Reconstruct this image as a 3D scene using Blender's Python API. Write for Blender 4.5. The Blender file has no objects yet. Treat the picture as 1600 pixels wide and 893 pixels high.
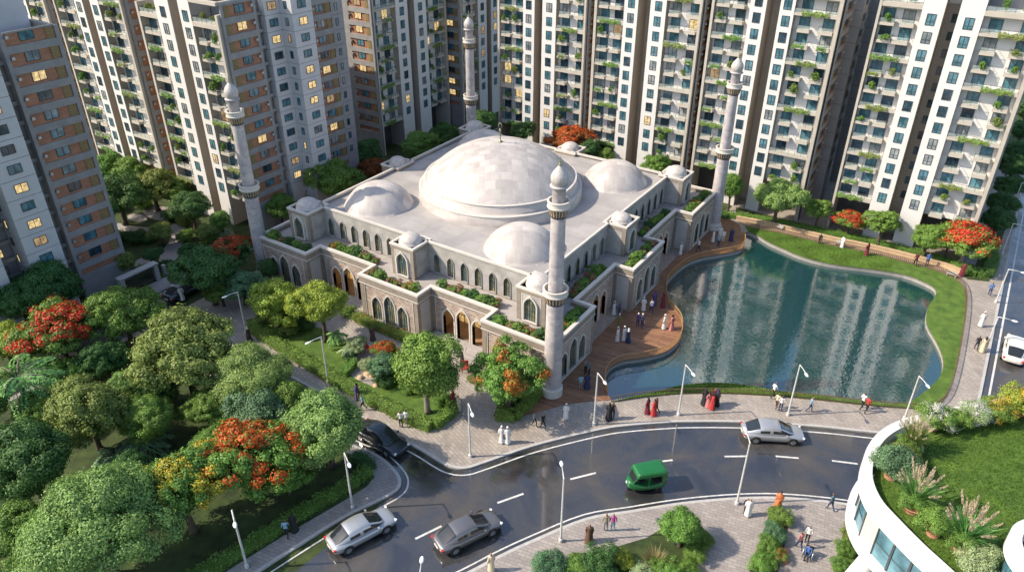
import bpy, math, random
import numpy as np
from mathutils import Vector, Matrix
from mathutils.geometry import tessellate_polygon
R = math.radians
rng = random.Random(7)
scene = bpy.context.scene
COL = scene.collection
# ------------------------------------------------------------------ camera, sky, sun, exposure
CAM = Vector((41.05, -59.78, 39.16)); FPX = 1177.44; PITCH = R(30.93); YAW = R(-33.53); ROLL = R(0.08)
FW = Vector((math.sin(YAW) * math.cos(PITCH), math.cos(YAW) * math.cos(PITCH), -math.sin(PITCH)))
RT0 = Vector((math.cos(YAW), -math.sin(YAW), 0)); UP0 = RT0.cross(FW)
RT = RT0 * math.cos(ROLL) + UP0 * math.sin(ROLL); UP = UP0 * math.cos(ROLL) - RT0 * math.sin(ROLL)
cd = bpy.data.cameras.new('camera'); cam = bpy.data.objects.new('camera', cd); COL.objects.link(cam)
cd.sensor_width = 36; cd.lens = FPX / 1600 * 36; cd.clip_start = 0.5; cd.clip_end = 2000
cam.matrix_world = Matrix(((RT.x, UP.x, -FW.x, CAM.x), (RT.y, UP.y, -FW.y, CAM.y), (RT.z, UP.z, -FW.z, CAM.z), (0, 0, 0, 1)))
scene.camera = cam
SUN_EL = R(40); SUN_AZ = R(38)          # light travels along (cos az, sin az)
w = bpy.data.worlds.new('World'); scene.world = w; w.use_nodes = True
nt = w.node_tree; bg = nt.nodes['Background']; sk = nt.nodes.new('ShaderNodeTexSky')
sk.sky_type = 'NISHITA'; sk.sun_disc = False; sk.sun_elevation = SUN_EL
sk.sun_rotation = math.atan2(-math.cos(SUN_AZ), -math.sin(SUN_AZ)); sk.air_density = 1.0; sk.dust_density = 1.5
nt.links.new(sk.outputs[0], bg.inputs[0]); bg.inputs[1].default_value = 0.15
sl = bpy.data.lights.new('sun', 'SUN'); sl.energy = 3.9; sl.angle = R(0.5); sl.color = (1, 0.87, 0.70)
so = bpy.data.objects.new('sun', sl); COL.objects.link(so)
SD = Vector((math.cos(SUN_AZ) * math.cos(SUN_EL), math.sin(SUN_AZ) * math.cos(SUN_EL), -math.sin(SUN_EL)))
so.rotation_mode = 'QUATERNION'; so.rotation_quaternion = SD.to_track_quat('-Z', 'Y'); so.location = (0, 0, 60)
vs = scene.view_settings; vs.view_transform = 'Standard'; vs.look = 'None'; vs.exposure = 0.74; vs.gamma = 1; vs.use_curve_mapping = False
scene.render.engine = 'CYCLES'
scene.cycles.max_bounces = 6; scene.cycles.transparent_max_bounces = 8; scene.cycles.diffuse_bounces = 3; scene.cycles.glossy_bounces = 3
scene.cycles.use_denoising = True; scene.cycles.caustics_reflective = False; scene.cycles.caustics_refractive = False

# ------------------------------------------------------------------ survey helper: where a sight line of the photograph meets a level z
def at(px, py, z=0.12):
    d = FW + RT * ((px - 800) / FPX) - UP * ((py - 446.5) / FPX)
    t = (z - CAM.z) / d.z
    return CAM + d * t
def depth(p): return (p - CAM).dot(FW)

# ------------------------------------------------------------------ materials
def nodes_of(name):
    m = bpy.data.materials.new(name); m.use_nodes = True
    nt = m.node_tree; b = nt.nodes['Principled BSDF']
    return m, nt, b
def N(nt, t, **kw):
    n = nt.nodes.new(t)
    for k, v in kw.items():
        if isinstance(v, (int, float, tuple, list)) and k.startswith('i_'): n.inputs[int(k[2:])].default_value = v
        else: setattr(n, k, v)
    return n
def c4(c): return (c[0], c[1], c[2], 1)
def scl(c, k): return tuple(min(1, x * k) for x in c)
MATS = {}
def pm(name, col, rough=0.7, var=0.15, scale=1.5, bump=0.0, bscale=20, metal=0.0, spec=0.5, coat=0.0, hue=None):
    """plain material with two octaves of colour variation and a bump"""
    m, nt, b = nodes_of(name)
    tc = N(nt, 'ShaderNodeTexCoord'); no = N(nt, 'ShaderNodeTexNoise'); no.inputs['Scale'].default_value = scale; no.inputs['Detail'].default_value = 6
    no.inputs['Roughness'].default_value = 0.65
    nt.links.new(tc.outputs['Object'], no.inputs['Vector'])
    rp = N(nt, 'ShaderNodeValToRGB'); rp.color_ramp.elements[0].position = 0.3; rp.color_ramp.elements[1].position = 0.72
    rp.color_ramp.elements[0].color = c4(scl(col, 1 - var)); rp.color_ramp.elements[1].color = c4(scl(hue or col, 1 + var))
    nt.links.new(no.outputs[0], rp.inputs[0]); nt.links.new(rp.outputs[0], b.inputs['Base Color'])
    b.inputs['Roughness'].default_value = rough; b.inputs['Metallic'].default_value = metal; b.inputs['Specular IOR Level'].default_value = spec
    if coat: b.inputs['Coat Weight'].default_value = coat; b.inputs['Coat Roughness'].default_value = 0.05
    if bump:
        n2 = N(nt, 'ShaderNodeTexNoise'); n2.inputs['Scale'].default_value = bscale; n2.inputs['Detail'].default_value = 4
        nt.links.new(tc.outputs['Object'], n2.inputs['Vector'])
        bp = N(nt, 'ShaderNodeBump'); bp.inputs['Strength'].default_value = bump; bp.inputs['Distance'].default_value = 0.05
        nt.links.new(n2.outputs[0], bp.inputs['Height']); nt.links.new(bp.outputs[0], b.inputs['Normal'])
    MATS[name] = m; return m
def coords(nt, mode, rot=0.0, k=1.0):
    tc = N(nt, 'ShaderNodeTexCoord'); sp = N(nt, 'ShaderNodeSeparateXYZ'); cb = N(nt, 'ShaderNodeCombineXYZ')
    nt.links.new(tc.outputs['Object'], sp.inputs[0])
    def M(op, a, b=None):
        n = N(nt, 'ShaderNodeMath', operation=op)
        for i, v in enumerate((a, b)):
            if v is None: continue
            if isinstance(v, (int, float)): n.inputs[i].default_value = v
            else: nt.links.new(v, n.inputs[i])
        return n.outputs[0]
    x, y, z = sp.outputs
    if mode == 'wall':
        nt.links.new(M('ADD', x, y), cb.inputs[0]); nt.links.new(z, cb.inputs[1])
    elif mode == 'dome':
        nt.links.new(M('MULTIPLY', M('ARCTAN2', y, x), k), cb.inputs[0])
        r = M('SQRT', M('ADD', M('MULTIPLY', x, x), M('MULTIPLY', y, y)))
        nt.links.new(M('SUBTRACT', M('MULTIPLY', z, 1.35), M('MULTIPLY', r, 0.8)), cb.inputs[1])
    elif mode == 'shaft':
        nt.links.new(M('MULTIPLY', M('ARCTAN2', y, x), k), cb.inputs[0]); nt.links.new(z, cb.inputs[1])
    else:
        nt.links.new(x, cb.inputs[0]); nt.links.new(y, cb.inputs[1])
        mp = N(nt, 'ShaderNodeMapping'); mp.inputs['Rotation'].default_value = (0, 0, rot); nt.links.new(cb.outputs[0], mp.inputs[0])
        return mp.outputs[0], tc
    return cb.outputs[0], tc
def brick(name, c1, c2, mortar, bw, bh, mode='floor', rot=0, k=1.0, msize=0.01, rough=0.7, noise=0.25, nscale=0.7, bump=0.3, offset=0.5, big=None, rvar=None):
    m, nt, b = nodes_of(name)
    vec, tc = coords(nt, mode, rot, k)
    br = N(nt, 'ShaderNodeTexBrick'); br.offset = offset
    br.inputs['Color1'].default_value = c4(c1); br.inputs['Color2'].default_value = c4(c2); br.inputs['Mortar'].default_value = c4(mortar)
    br.inputs['Scale'].default_value = 1; br.inputs['Mortar Size'].default_value = msize; br.inputs['Brick Width'].default_value = bw; br.inputs['Row Height'].default_value = bh
    br.inputs['Bias'].default_value = 0.0
    nt.links.new(vec, br.inputs['Vector'])
    no = N(nt, 'ShaderNodeTexNoise'); no.inputs['Scale'].default_value = nscale; no.inputs['Detail'].default_value = 7; no.inputs['Roughness'].default_value = 0.6
    nt.links.new(tc.outputs['Object'], no.inputs['Vector'])
    rp = N(nt, 'ShaderNodeValToRGB'); rp.color_ramp.elements[0].position = 0.3; rp.color_ramp.elements[1].position = 0.7
    lo = big or (1, 1, 1)
    rp.color_ramp.elements[0].color = c4(scl(lo, 1 - noise)); rp.color_ramp.elements[1].color = (1, 1, 1, 1)
    nt.links.new(no.outputs[0], rp.inputs[0])
    mx = N(nt, 'ShaderNodeMix', data_type='RGBA', blend_type='MULTIPLY'); mx.inputs[0].default_value = 1
    if mode == 'dome' or name == 'marble_cap':
        b2 = N(nt, 'ShaderNodeTexBrick'); b2.offset = 0.37; b2.squash = 1.0
        b2.inputs['Color1'].default_value = (1, 1, 1, 1); b2.inputs['Color2'].default_value = (0.84, 0.83, 0.83, 1); b2.inputs['Mortar'].default_value = (0.90, 0.89, 0.88, 1)
        b2.inputs['Scale'].default_value = 1; b2.inputs['Mortar Size'].default_value = msize; b2.inputs['Brick Width'].default_value = bw * 0.63; b2.inputs['Row Height'].default_value = bh * 0.71
        nt.links.new(vec, b2.inputs['Vector']); m3 = N(nt, 'ShaderNodeMix', data_type='RGBA', blend_type='MULTIPLY'); m3.inputs[0].default_value = 1
        nt.links.new(br.outputs[0], m3.inputs[6]); nt.links.new(b2.outputs[0], m3.inputs[7]); nt.links.new(m3.outputs[2], mx.inputs[6])
    else: nt.links.new(br.outputs[0], mx.inputs[6])
    nt.links.new(rp.outputs[0], mx.inputs[7]); nt.links.new(mx.outputs[2], b.inputs['Base Color'])
    b.inputs['Roughness'].default_value = rough
    if rvar:
        mr = N(nt, 'ShaderNodeMapRange'); mr.inputs[1].default_value = 0.35; mr.inputs[2].default_value = 0.65; mr.inputs[3].default_value = rvar[0]; mr.inputs[4].default_value = rvar[1]
        nt.links.new(no.outputs[0], mr.inputs[0]); nt.links.new(mr.outputs[0], b.inputs['Roughness'])
    if bump:
        bp = N(nt, 'ShaderNodeBump'); bp.inputs['Strength'].default_value = bump; bp.inputs['Distance'].default_value = 0.03; bp.invert = True
        nt.links.new(br.outputs['Fac'], bp.inputs['Height']); nt.links.new(bp.outputs[0], b.inputs['Normal'])
    MATS[name] = m; return m
def emit(name, col, strength, scale=3.0, base=(0.2, 0.15, 0.1)):
    m, nt, b = nodes_of(name)
    tc = N(nt, 'ShaderNodeTexCoord'); oi = N(nt, 'ShaderNodeObjectInfo')
    ad = N(nt, 'ShaderNodeVectorMath', operation='ADD'); nt.links.new(tc.outputs['Object'], ad.inputs[0]); nt.links.new(oi.outputs['Location'], ad.inputs[1])
    no = N(nt, 'ShaderNodeTexNoise'); no.inputs['Scale'].default_value = scale; no.inputs['Detail'].default_value = 4
    nt.links.new(ad.outputs[0], no.inputs['Vector'])
    rp = N(nt, 'ShaderNodeValToRGB'); rp.color_ramp.elements[0].position = 0.35; rp.color_ramp.elements[1].position = 0.65
    rp.color_ramp.elements[0].color = c4(scl(col, 0.35)); rp.color_ramp.elements[1].color = c4(col)
    nt.links.new(no.outputs[0], rp.inputs[0]); nt.links.new(rp.outputs[0], b.inputs['Emission Color'])
    b.inputs['Emission Strength'].default_value = strength; b.inputs['Base Color'].default_value = c4(base); b.inputs['Roughness'].default_value = 0.15
    MATS[name] = m; return m
def glassy(name, c1, c2, rough=0.06):
    """window glass seen from outside: dark tint, mirror sheen, curtains, rooms and painted reflections making each pane a little different"""
    m, nt, b = nodes_of(name)
    tc = N(nt, 'ShaderNodeTexCoord'); oi = N(nt, 'ShaderNodeObjectInfo')
    ad = N(nt, 'ShaderNodeVectorMath', operation='ADD'); nt.links.new(tc.outputs['Object'], ad.inputs[0]); nt.links.new(oi.outputs['Location'], ad.inputs[1])
    no = N(nt, 'ShaderNodeTexNoise'); no.inputs['Scale'].default_value = 1.3; no.inputs['Detail'].default_value = 3
    nt.links.new(ad.outputs[0], no.inputs['Vector'])
    rp = N(nt, 'ShaderNodeValToRGB'); rp.color_ramp.elements[0].position = 0.35; rp.color_ramp.elements[1].position = 0.68
    rp.color_ramp.elements[0].color = c4(c1); rp.color_ramp.elements[1].color = c4(c2)
    nt.links.new(no.outputs[0], rp.inputs[0]); nt.links.new(rp.outputs[0], b.inputs['Base Color'])
    b.inputs['Roughness'].default_value = rough; b.inputs['Specular IOR Level'].default_value = 0.8
    MATS[name] = m; return m
def leafmat(name, col, col2=None, trans=0.25, rough=0.55):
    m, nt, b = nodes_of(name)
    a = N(nt, 'ShaderNodeAttribute', attribute_name='tint')
    mx = N(nt, 'ShaderNodeMix', data_type='RGBA'); mx.inputs[6].default_value = c4(scl(col, 0.75)); mx.inputs[7].default_value = c4(col2 or scl(col, 1.45))
    nt.links.new(a.outputs['Fac'], mx.inputs[0])
    oi = N(nt, 'ShaderNodeObjectInfo'); hs = N(nt, 'ShaderNodeHueSaturation')
    mr = N(nt, 'ShaderNodeMapRange'); mr.inputs[3].default_value = 0.485; mr.inputs[4].default_value = 0.515; nt.links.new(oi.outputs['Random'], mr.inputs[0])
    nt.links.new(mr.outputs[0], hs.inputs['Hue']); nt.links.new(mx.outputs[2], hs.inputs['Color']); nt.links.new(hs.outputs[0], b.inputs['Base Color'])
    b.inputs['Roughness'].default_value = rough; b.inputs['Specular IOR Level'].default_value = 0.3
    tr = N(nt, 'ShaderNodeBsdfTranslucent'); nt.links.new(hs.outputs[0], tr.inputs[0])
    ms = N(nt, 'ShaderNodeMixShader'); ms.inputs[0].default_value = trans
    nt.links.new(b.outputs[0], ms.inputs[1]); nt.links.new(tr.outputs[0], ms.inputs[2])
    nt.links.new(ms.outputs[0], nt.nodes['Material Output'].inputs[0])
    MATS[name] = m; return m

pm('plaster_white', (0.66, 0.65, 0.63), 0.75, 0.05, 0.6)
pm('plaster_beige', (0.40, 0.35, 0.29), 0.8, 0.10, 0.6)
pm('fin_beige', (0.46, 0.42, 0.36), 0.8, 0.10, 0.8)
pm('concrete', (0.27, 0.265, 0.262), 0.8, 0.18, 0.8, 0.15, 12)
pm('concrete_light', (0.42, 0.41, 0.39), 0.8, 0.12, 0.8)
pm('dark_recess', (0.09, 0.085, 0.085), 0.8, 0.2, 1)  # dark tone carries the shade of open recesses; also the sign board
pm('panel_white', (0.52, 0.52, 0.53), 0.55, 0.06, 0.8)
pm('panel_grey', (0.30, 0.30, 0.31), 0.6, 0.08, 0.8)
pm('seam', (0.05, 0.05, 0.055), 0.8, 0.1, 1)
pm('window_frame', (0.06, 0.065, 0.07), 0.4, 0.1, 2)
pm('louvre', (0.30, 0.23, 0.10), 0.6, 0.15, 3)
pm('metal_grey', (0.45, 0.46, 0.47), 0.4, 0.08, 2, metal=0.6)
pm('lamp_metal', (0.62, 0.62, 0.60), 0.4, 0.06, 2, metal=0.2)
pm('lamp_head', (0.82, 0.82, 0.80), 0.35, 0.03, 2)
pm('rail_dark', (0.07, 0.065, 0.06), 0.5, 0.1, 2)
pm('rail_tan', (0.42, 0.24, 0.10), 0.5, 0.15, 2)
pm('red_roof', (0.30, 0.12, 0.075), 0.8, 0.15, 2)
brick('orange_brick', (0.46, 0.22, 0.13), (0.36, 0.165, 0.095), (0.33, 0.17, 0.11), 0.35, 0.12, 'wall', msize=0.006, noise=0.3, nscale=0.9, bump=0.2)
glassy('glass', (0.03, 0.10, 0.135), (0.12, 0.27, 0.33))
glassy('glass_dark', (0.012, 0.03, 0.045), (0.04, 0.09, 0.13))
glassy('glass_curtain', (0.10, 0.14, 0.16), (0.36, 0.38, 0.38), 0.12)
glassy('glass_mosque', (0.045, 0.12, 0.13), (0.30, 0.25, 0.11), 0.08)  # gold tone puts reflections into the pane colour
emit('glass_lit', (1.0, 0.72, 0.32), 0.62, 3.5)
emit('glass_lit_soft', (1.0, 0.66, 0.30), 0.28, 3.0)
def railglass():
    m, nt, b = nodes_of('rail_glass')
    b.inputs['Base Color'].default_value = (0.62, 0.74, 0.70, 1); b.inputs['Roughness'].default_value = 0.08; b.inputs['Alpha'].default_value = 0.28
    MATS['rail_glass'] = m
railglass()
# mosque stone
brick('marble_cap', (0.62, 0.575, 0.53), (0.46, 0.425, 0.40), (0.43, 0.40, 0.375), 1.05, 0.8, 'floor', rot=R(-35), msize=0.012, noise=0.10, nscale=0.5, bump=0.2, rough=0.5)
brick('marble_dome', (0.62, 0.575, 0.53), (0.50, 0.46, 0.43), (0.46, 0.43, 0.40), 1.05, 0.8, 'dome', k=6.0, msize=0.008, noise=0.10, nscale=0.5, bump=0.2, rough=0.5)
brick('marble_dome_small', (0.62, 0.58, 0.54), (0.50, 0.46, 0.43), (0.55, 0.52, 0.48), 0.5, 0.3, 'dome', k=2.6, msize=0.006, noise=0.2, nscale=2.5, bump=0.15, rough=0.5)
brick('marble_shaft', (0.62, 0.57, 0.53), (0.48, 0.435, 0.415), (0.46, 0.42, 0.39), 0.42, 0.26, 'shaft', k=0.75, msize=0.006, noise=0.34, nscale=0.8, bump=0.2, rough=0.5, big=(0.85, 0.86, 1.0))
brick('roof_slab', (0.43, 0.405, 0.385), (0.36, 0.345, 0.335), (0.30, 0.285, 0.275), 2.4, 1.5, 'floor', msize=0.012, noise=0.26, nscale=0.45, bump=0.12, rough=0.6)
brick('stone_grey', (0.47, 0.45, 0.42), (0.40, 0.38, 0.355), (0.40, 0.37, 0.34), 1.2, 0.6, 'wall', msize=0.006, noise=0.3, nscale=1.3, bump=0.1)
brick('stone_brick', (0.52, 0.385, 0.30), (0.25, 0.165, 0.13), (0.56, 0.51, 0.46), 0.36, 0.16, 'wall', msize=0.020, noise=0.22, nscale=2, bump=0.4)
pm('stone_dark', (0.27, 0.228, 0.185), 0.75, 0.2, 2.0, 0.2, 14)
pm('stone_white', (0.58, 0.545, 0.49), 0.6, 0.07, 1.2)
pm('terrace_floor', (0.36, 0.33, 0.31), 0.7, 0.15, 1.2)
pm('corbel_tan', (0.40, 0.31, 0.21), 0.7, 0.15, 3)
emit('gold_interior', (0.85, 0.54, 0.20), 0.6, 6.0, (0.45, 0.25, 0.08))  # lobby back wall glows by itself in place of lamps inside
pm('lobby_floor', (0.34, 0.20, 0.12), 0.3, 0.3, 2)
pm('bronze', (0.30, 0.30, 0.18), 0.4, 0.2, 3, metal=0.7)
# ground
def asphalt():
    m, nt, b = nodes_of('asphalt')
    tc = N(nt, 'ShaderNodeTexCoord'); n1 = N(nt, 'ShaderNodeTexNoise'); n1.inputs['Scale'].default_value = 0.26; n1.inputs['Detail'].default_value = 9; n1.inputs['Roughness'].default_value = 0.6; n1.inputs['Distortion'].default_value = 0.6
    n2 = N(nt, 'ShaderNodeTexNoise'); n2.inputs['Scale'].default_value = 9; n2.inputs['Detail'].default_value = 6
    for n in (n1, n2): nt.links.new(tc.outputs['Object'], n.inputs['Vector'])
    rp = N(nt, 'ShaderNodeValToRGB'); e = rp.color_ramp.elements; e[0].position = 0.35; e[0].color = (0.034, 0.035, 0.039, 1); e[1].position = 0.7; e[1].color = (0.118, 0.110, 0.104, 1)
    nt.links.new(n1.outputs[0], rp.inputs[0])
    mx = N(nt, 'ShaderNodeMix', data_type='RGBA', blend_type='MULTIPLY'); mx.inputs[0].default_value = 0.6
    nt.links.new(rp.outputs[0], mx.inputs[6]); nt.links.new(n2.outputs[0], mx.inputs[7]); nt.links.new(mx.outputs[2], b.inputs['Base Color'])
    mr = N(nt, 'ShaderNodeMapRange'); mr.inputs[1].default_value = 0.40; mr.inputs[2].default_value = 0.60; mr.inputs[3].default_value = 0.16; mr.inputs[4].default_value = 0.46
    nt.links.new(n1.outputs[0], mr.inputs[0]); nt.links.new(mr.outputs[0], b.inputs['Roughness'])
    bp = N(nt, 'ShaderNodeBump'); bp.inputs['Strength'].default_value = 0.12; bp.inputs['Distance'].default_value = 0.02
    nt.links.new(n2.outputs[0], bp.inputs['Height']); nt.links.new(bp.outputs[0], b.inputs['Normal'])
    cr = N(nt, 'ShaderNodeMapRange'); cr.inputs[1].default_value = 0.46; cr.inputs[2].default_value = 0.62; cr.inputs[3].default_value = 0.85; cr.inputs[4].default_value = 0.1
    nt.links.new(n1.outputs[0], cr.inputs[0]); nt.links.new(cr.outputs[0], b.inputs['Coat Weight']); b.inputs['Coat Roughness'].default_value = 0.06; b.inputs['Coat IOR'].default_value = 1.9
    MATS['asphalt'] = m
asphalt()
brick('paving', (0.43, 0.385, 0.335), (0.34, 0.30, 0.265), (0.24, 0.21, 0.19), 0.55, 0.28, 'floor', rot=R(20), msize=0.018, noise=0.3, nscale=0.5, bump=0.3, rough=0.6)
brick('paving_lower', (0.40, 0.36, 0.325), (0.31, 0.28, 0.26), (0.235, 0.21, 0.20), 0.50, 0.25, 'floor', rot=R(-12), msize=0.018, noise=0.28, nscale=0.5, bump=0.3, rough=0.6)
brick('paving_big', (0.37, 0.34, 0.315), (0.31, 0.285, 0.27), (0.24, 0.22, 0.21), 1.5, 1.5, 'floor', msize=0.012, noise=0.25, nscale=0.5, bump=0.2, offset=0.0)
brick('deck_wood', (0.38, 0.20, 0.11), (0.25, 0.125, 0.068), (0.06, 0.032, 0.02), 3.4, 0.24, 'floor', rot=R(-8), msize=0.014, noise=0.35, nscale=0.6, bump=0.4, rough=0.5)
brick('path_brown', (0.36, 0.26, 0.18), (0.28, 0.20, 0.14), (0.18, 0.13, 0.09), 0.4, 0.2, 'floor', msize=0.015, noise=0.25, bump=0.2)
pm('rail_brown', (0.13, 0.085, 0.05), 0.5, 0.15, 2)
pm('kerb', (0.42, 0.41, 0.39), 0.7, 0.15, 3)
pm('road_paint', (0.56, 0.56, 0.54), 0.55, 0.3, 3)
pm('grass_park', (0.018, 0.042, 0.009), 0.9, 0.45, 0.9, 0.5, 25, hue=(0.040, 0.062, 0.012))  # darkened so the colour carries the shade under the park trees
pm('grass_bright', (0.050, 0.125, 0.012), 0.9, 0.35, 1.2, 0.6, 25, hue=(0.085, 0.145, 0.018))
pm('soil', (0.055, 0.04, 0.028), 0.9, 0.3, 2, 0.4, 12)
pm('lake_wall', (0.36, 0.34, 0.31), 0.7, 0.15, 2)
pm('sandstone', (0.50, 0.36, 0.22), 0.7, 0.15, 2)
pm('wall_beige', (0.47, 0.455, 0.43), 0.7, 0.06, 1)
pm('terracotta', (0.36, 0.17, 0.10), 0.7, 0.2, 3)
pm('pot_blue', (0.30, 0.38, 0.46), 0.5, 0.15, 3)
pm('pot_stone', (0.45, 0.38, 0.31), 0.7, 0.15, 3)
pm('render_white', (0.62, 0.615, 0.605), 0.55, 0.04, 0.8)
def water():
    m, nt, b = nodes_of('water')
    tc = N(nt, 'ShaderNodeTexCoord'); mp = N(nt, 'ShaderNodeMapping'); mp.inputs['Scale'].default_value = (1.0, 1.0, 1.0); nt.links.new(tc.outputs['Object'], mp.inputs[0])
    n1 = N(nt, 'ShaderNodeTexNoise'); n1.inputs['Scale'].default_value = 2.7; n1.inputs['Detail'].default_value = 3; n1.inputs['Distortion'].default_value = 0.5
    nt.links.new(mp.outputs[0], n1.inputs['Vector'])
    b.inputs['Base Color'].default_value = (0.011, 0.056, 0.062, 1); b.inputs['Roughness'].default_value = 0.03; b.inputs['IOR'].default_value = 1.33; b.inputs['Specular IOR Level'].default_value = 1.0
    bp = N(nt, 'ShaderNodeBump'); bp.inputs['Strength'].default_value = 0.10; bp.inputs['Distance'].default_value = 0.08
    nt.links.new(n1.outputs[0], bp.inputs['Height'])
    gl = N(nt, 'ShaderNodeBsdfGlossy'); gl.inputs['Roughness'].default_value = 0.03; nt.links.new(bp.outputs[0], gl.inputs['Normal'])
    nt.links.new(bp.outputs[0], b.inputs['Normal'])
    fr = N(nt, 'ShaderNodeFresnel'); fr.inputs[0].default_value = 3.0; 
    ms = N(nt, 'ShaderNodeMixShader'); nt.links.new(fr.outputs[0], ms.inputs[0]); nt.links.new(b.outputs[0], ms.inputs[1]); nt.links.new(gl.outputs[0], ms.inputs[2])
    nt.links.new(ms.outputs[0], nt.nodes['Material Output'].inputs[0])
    MATS['water'] = m
water()
# leaves
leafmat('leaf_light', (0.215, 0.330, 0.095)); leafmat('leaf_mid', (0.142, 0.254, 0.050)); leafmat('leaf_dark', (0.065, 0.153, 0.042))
leafmat('leaf_olive', (0.195, 0.254, 0.065)); leafmat('leaf_yellowgreen', (0.277, 0.354, 0.053)); leafmat('leaf_fresh', (0.159, 0.277, 0.053))
leafmat('leaf_blue', (0.124, 0.230, 0.112)); leafmat('leaf_pale', (0.307, 0.401, 0.201)); leafmat('leaf_palm', (0.179, 0.371, 0.110))
leafmat('flower_red', (0.50, 0.045, 0.018), (0.72, 0.10, 0.03), 0.2); leafmat('flower_orange', (0.50, 0.12, 0.03), (0.66, 0.19, 0.04), 0.2); leafmat('flower_yellow', (0.42, 0.30, 0.025), (0.56, 0.42, 0.05), 0.2)
leafmat('flower_pink', (0.42, 0.10, 0.10), (0.55, 0.22, 0.20), 0.2); leafmat('leaf_copper', (0.362, 0.128, 0.051), (0.34, 0.11, 0.03)); leafmat('flower_white', (0.62, 0.60, 0.56), (0.8, 0.78, 0.74), 0.2)
leafmat('plume', (0.58, 0.47, 0.31), (0.70, 0.60, 0.43), 0.4); leafmat('straw', (0.26, 0.21, 0.09), (0.36, 0.31, 0.14), 0.3)
leafmat('leaf_lawn', (0.062, 0.155, 0.014), (0.11, 0.20, 0.022), 0.25)
pm('bark', (0.085, 0.062, 0.045), 0.9, 0.3, 4, 0.6, 14); pm('bark_pale', (0.22, 0.19, 0.15), 0.9, 0.25, 4, 0.5, 14)
def M_(*names): return [MATS[n] for n in names]

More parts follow.
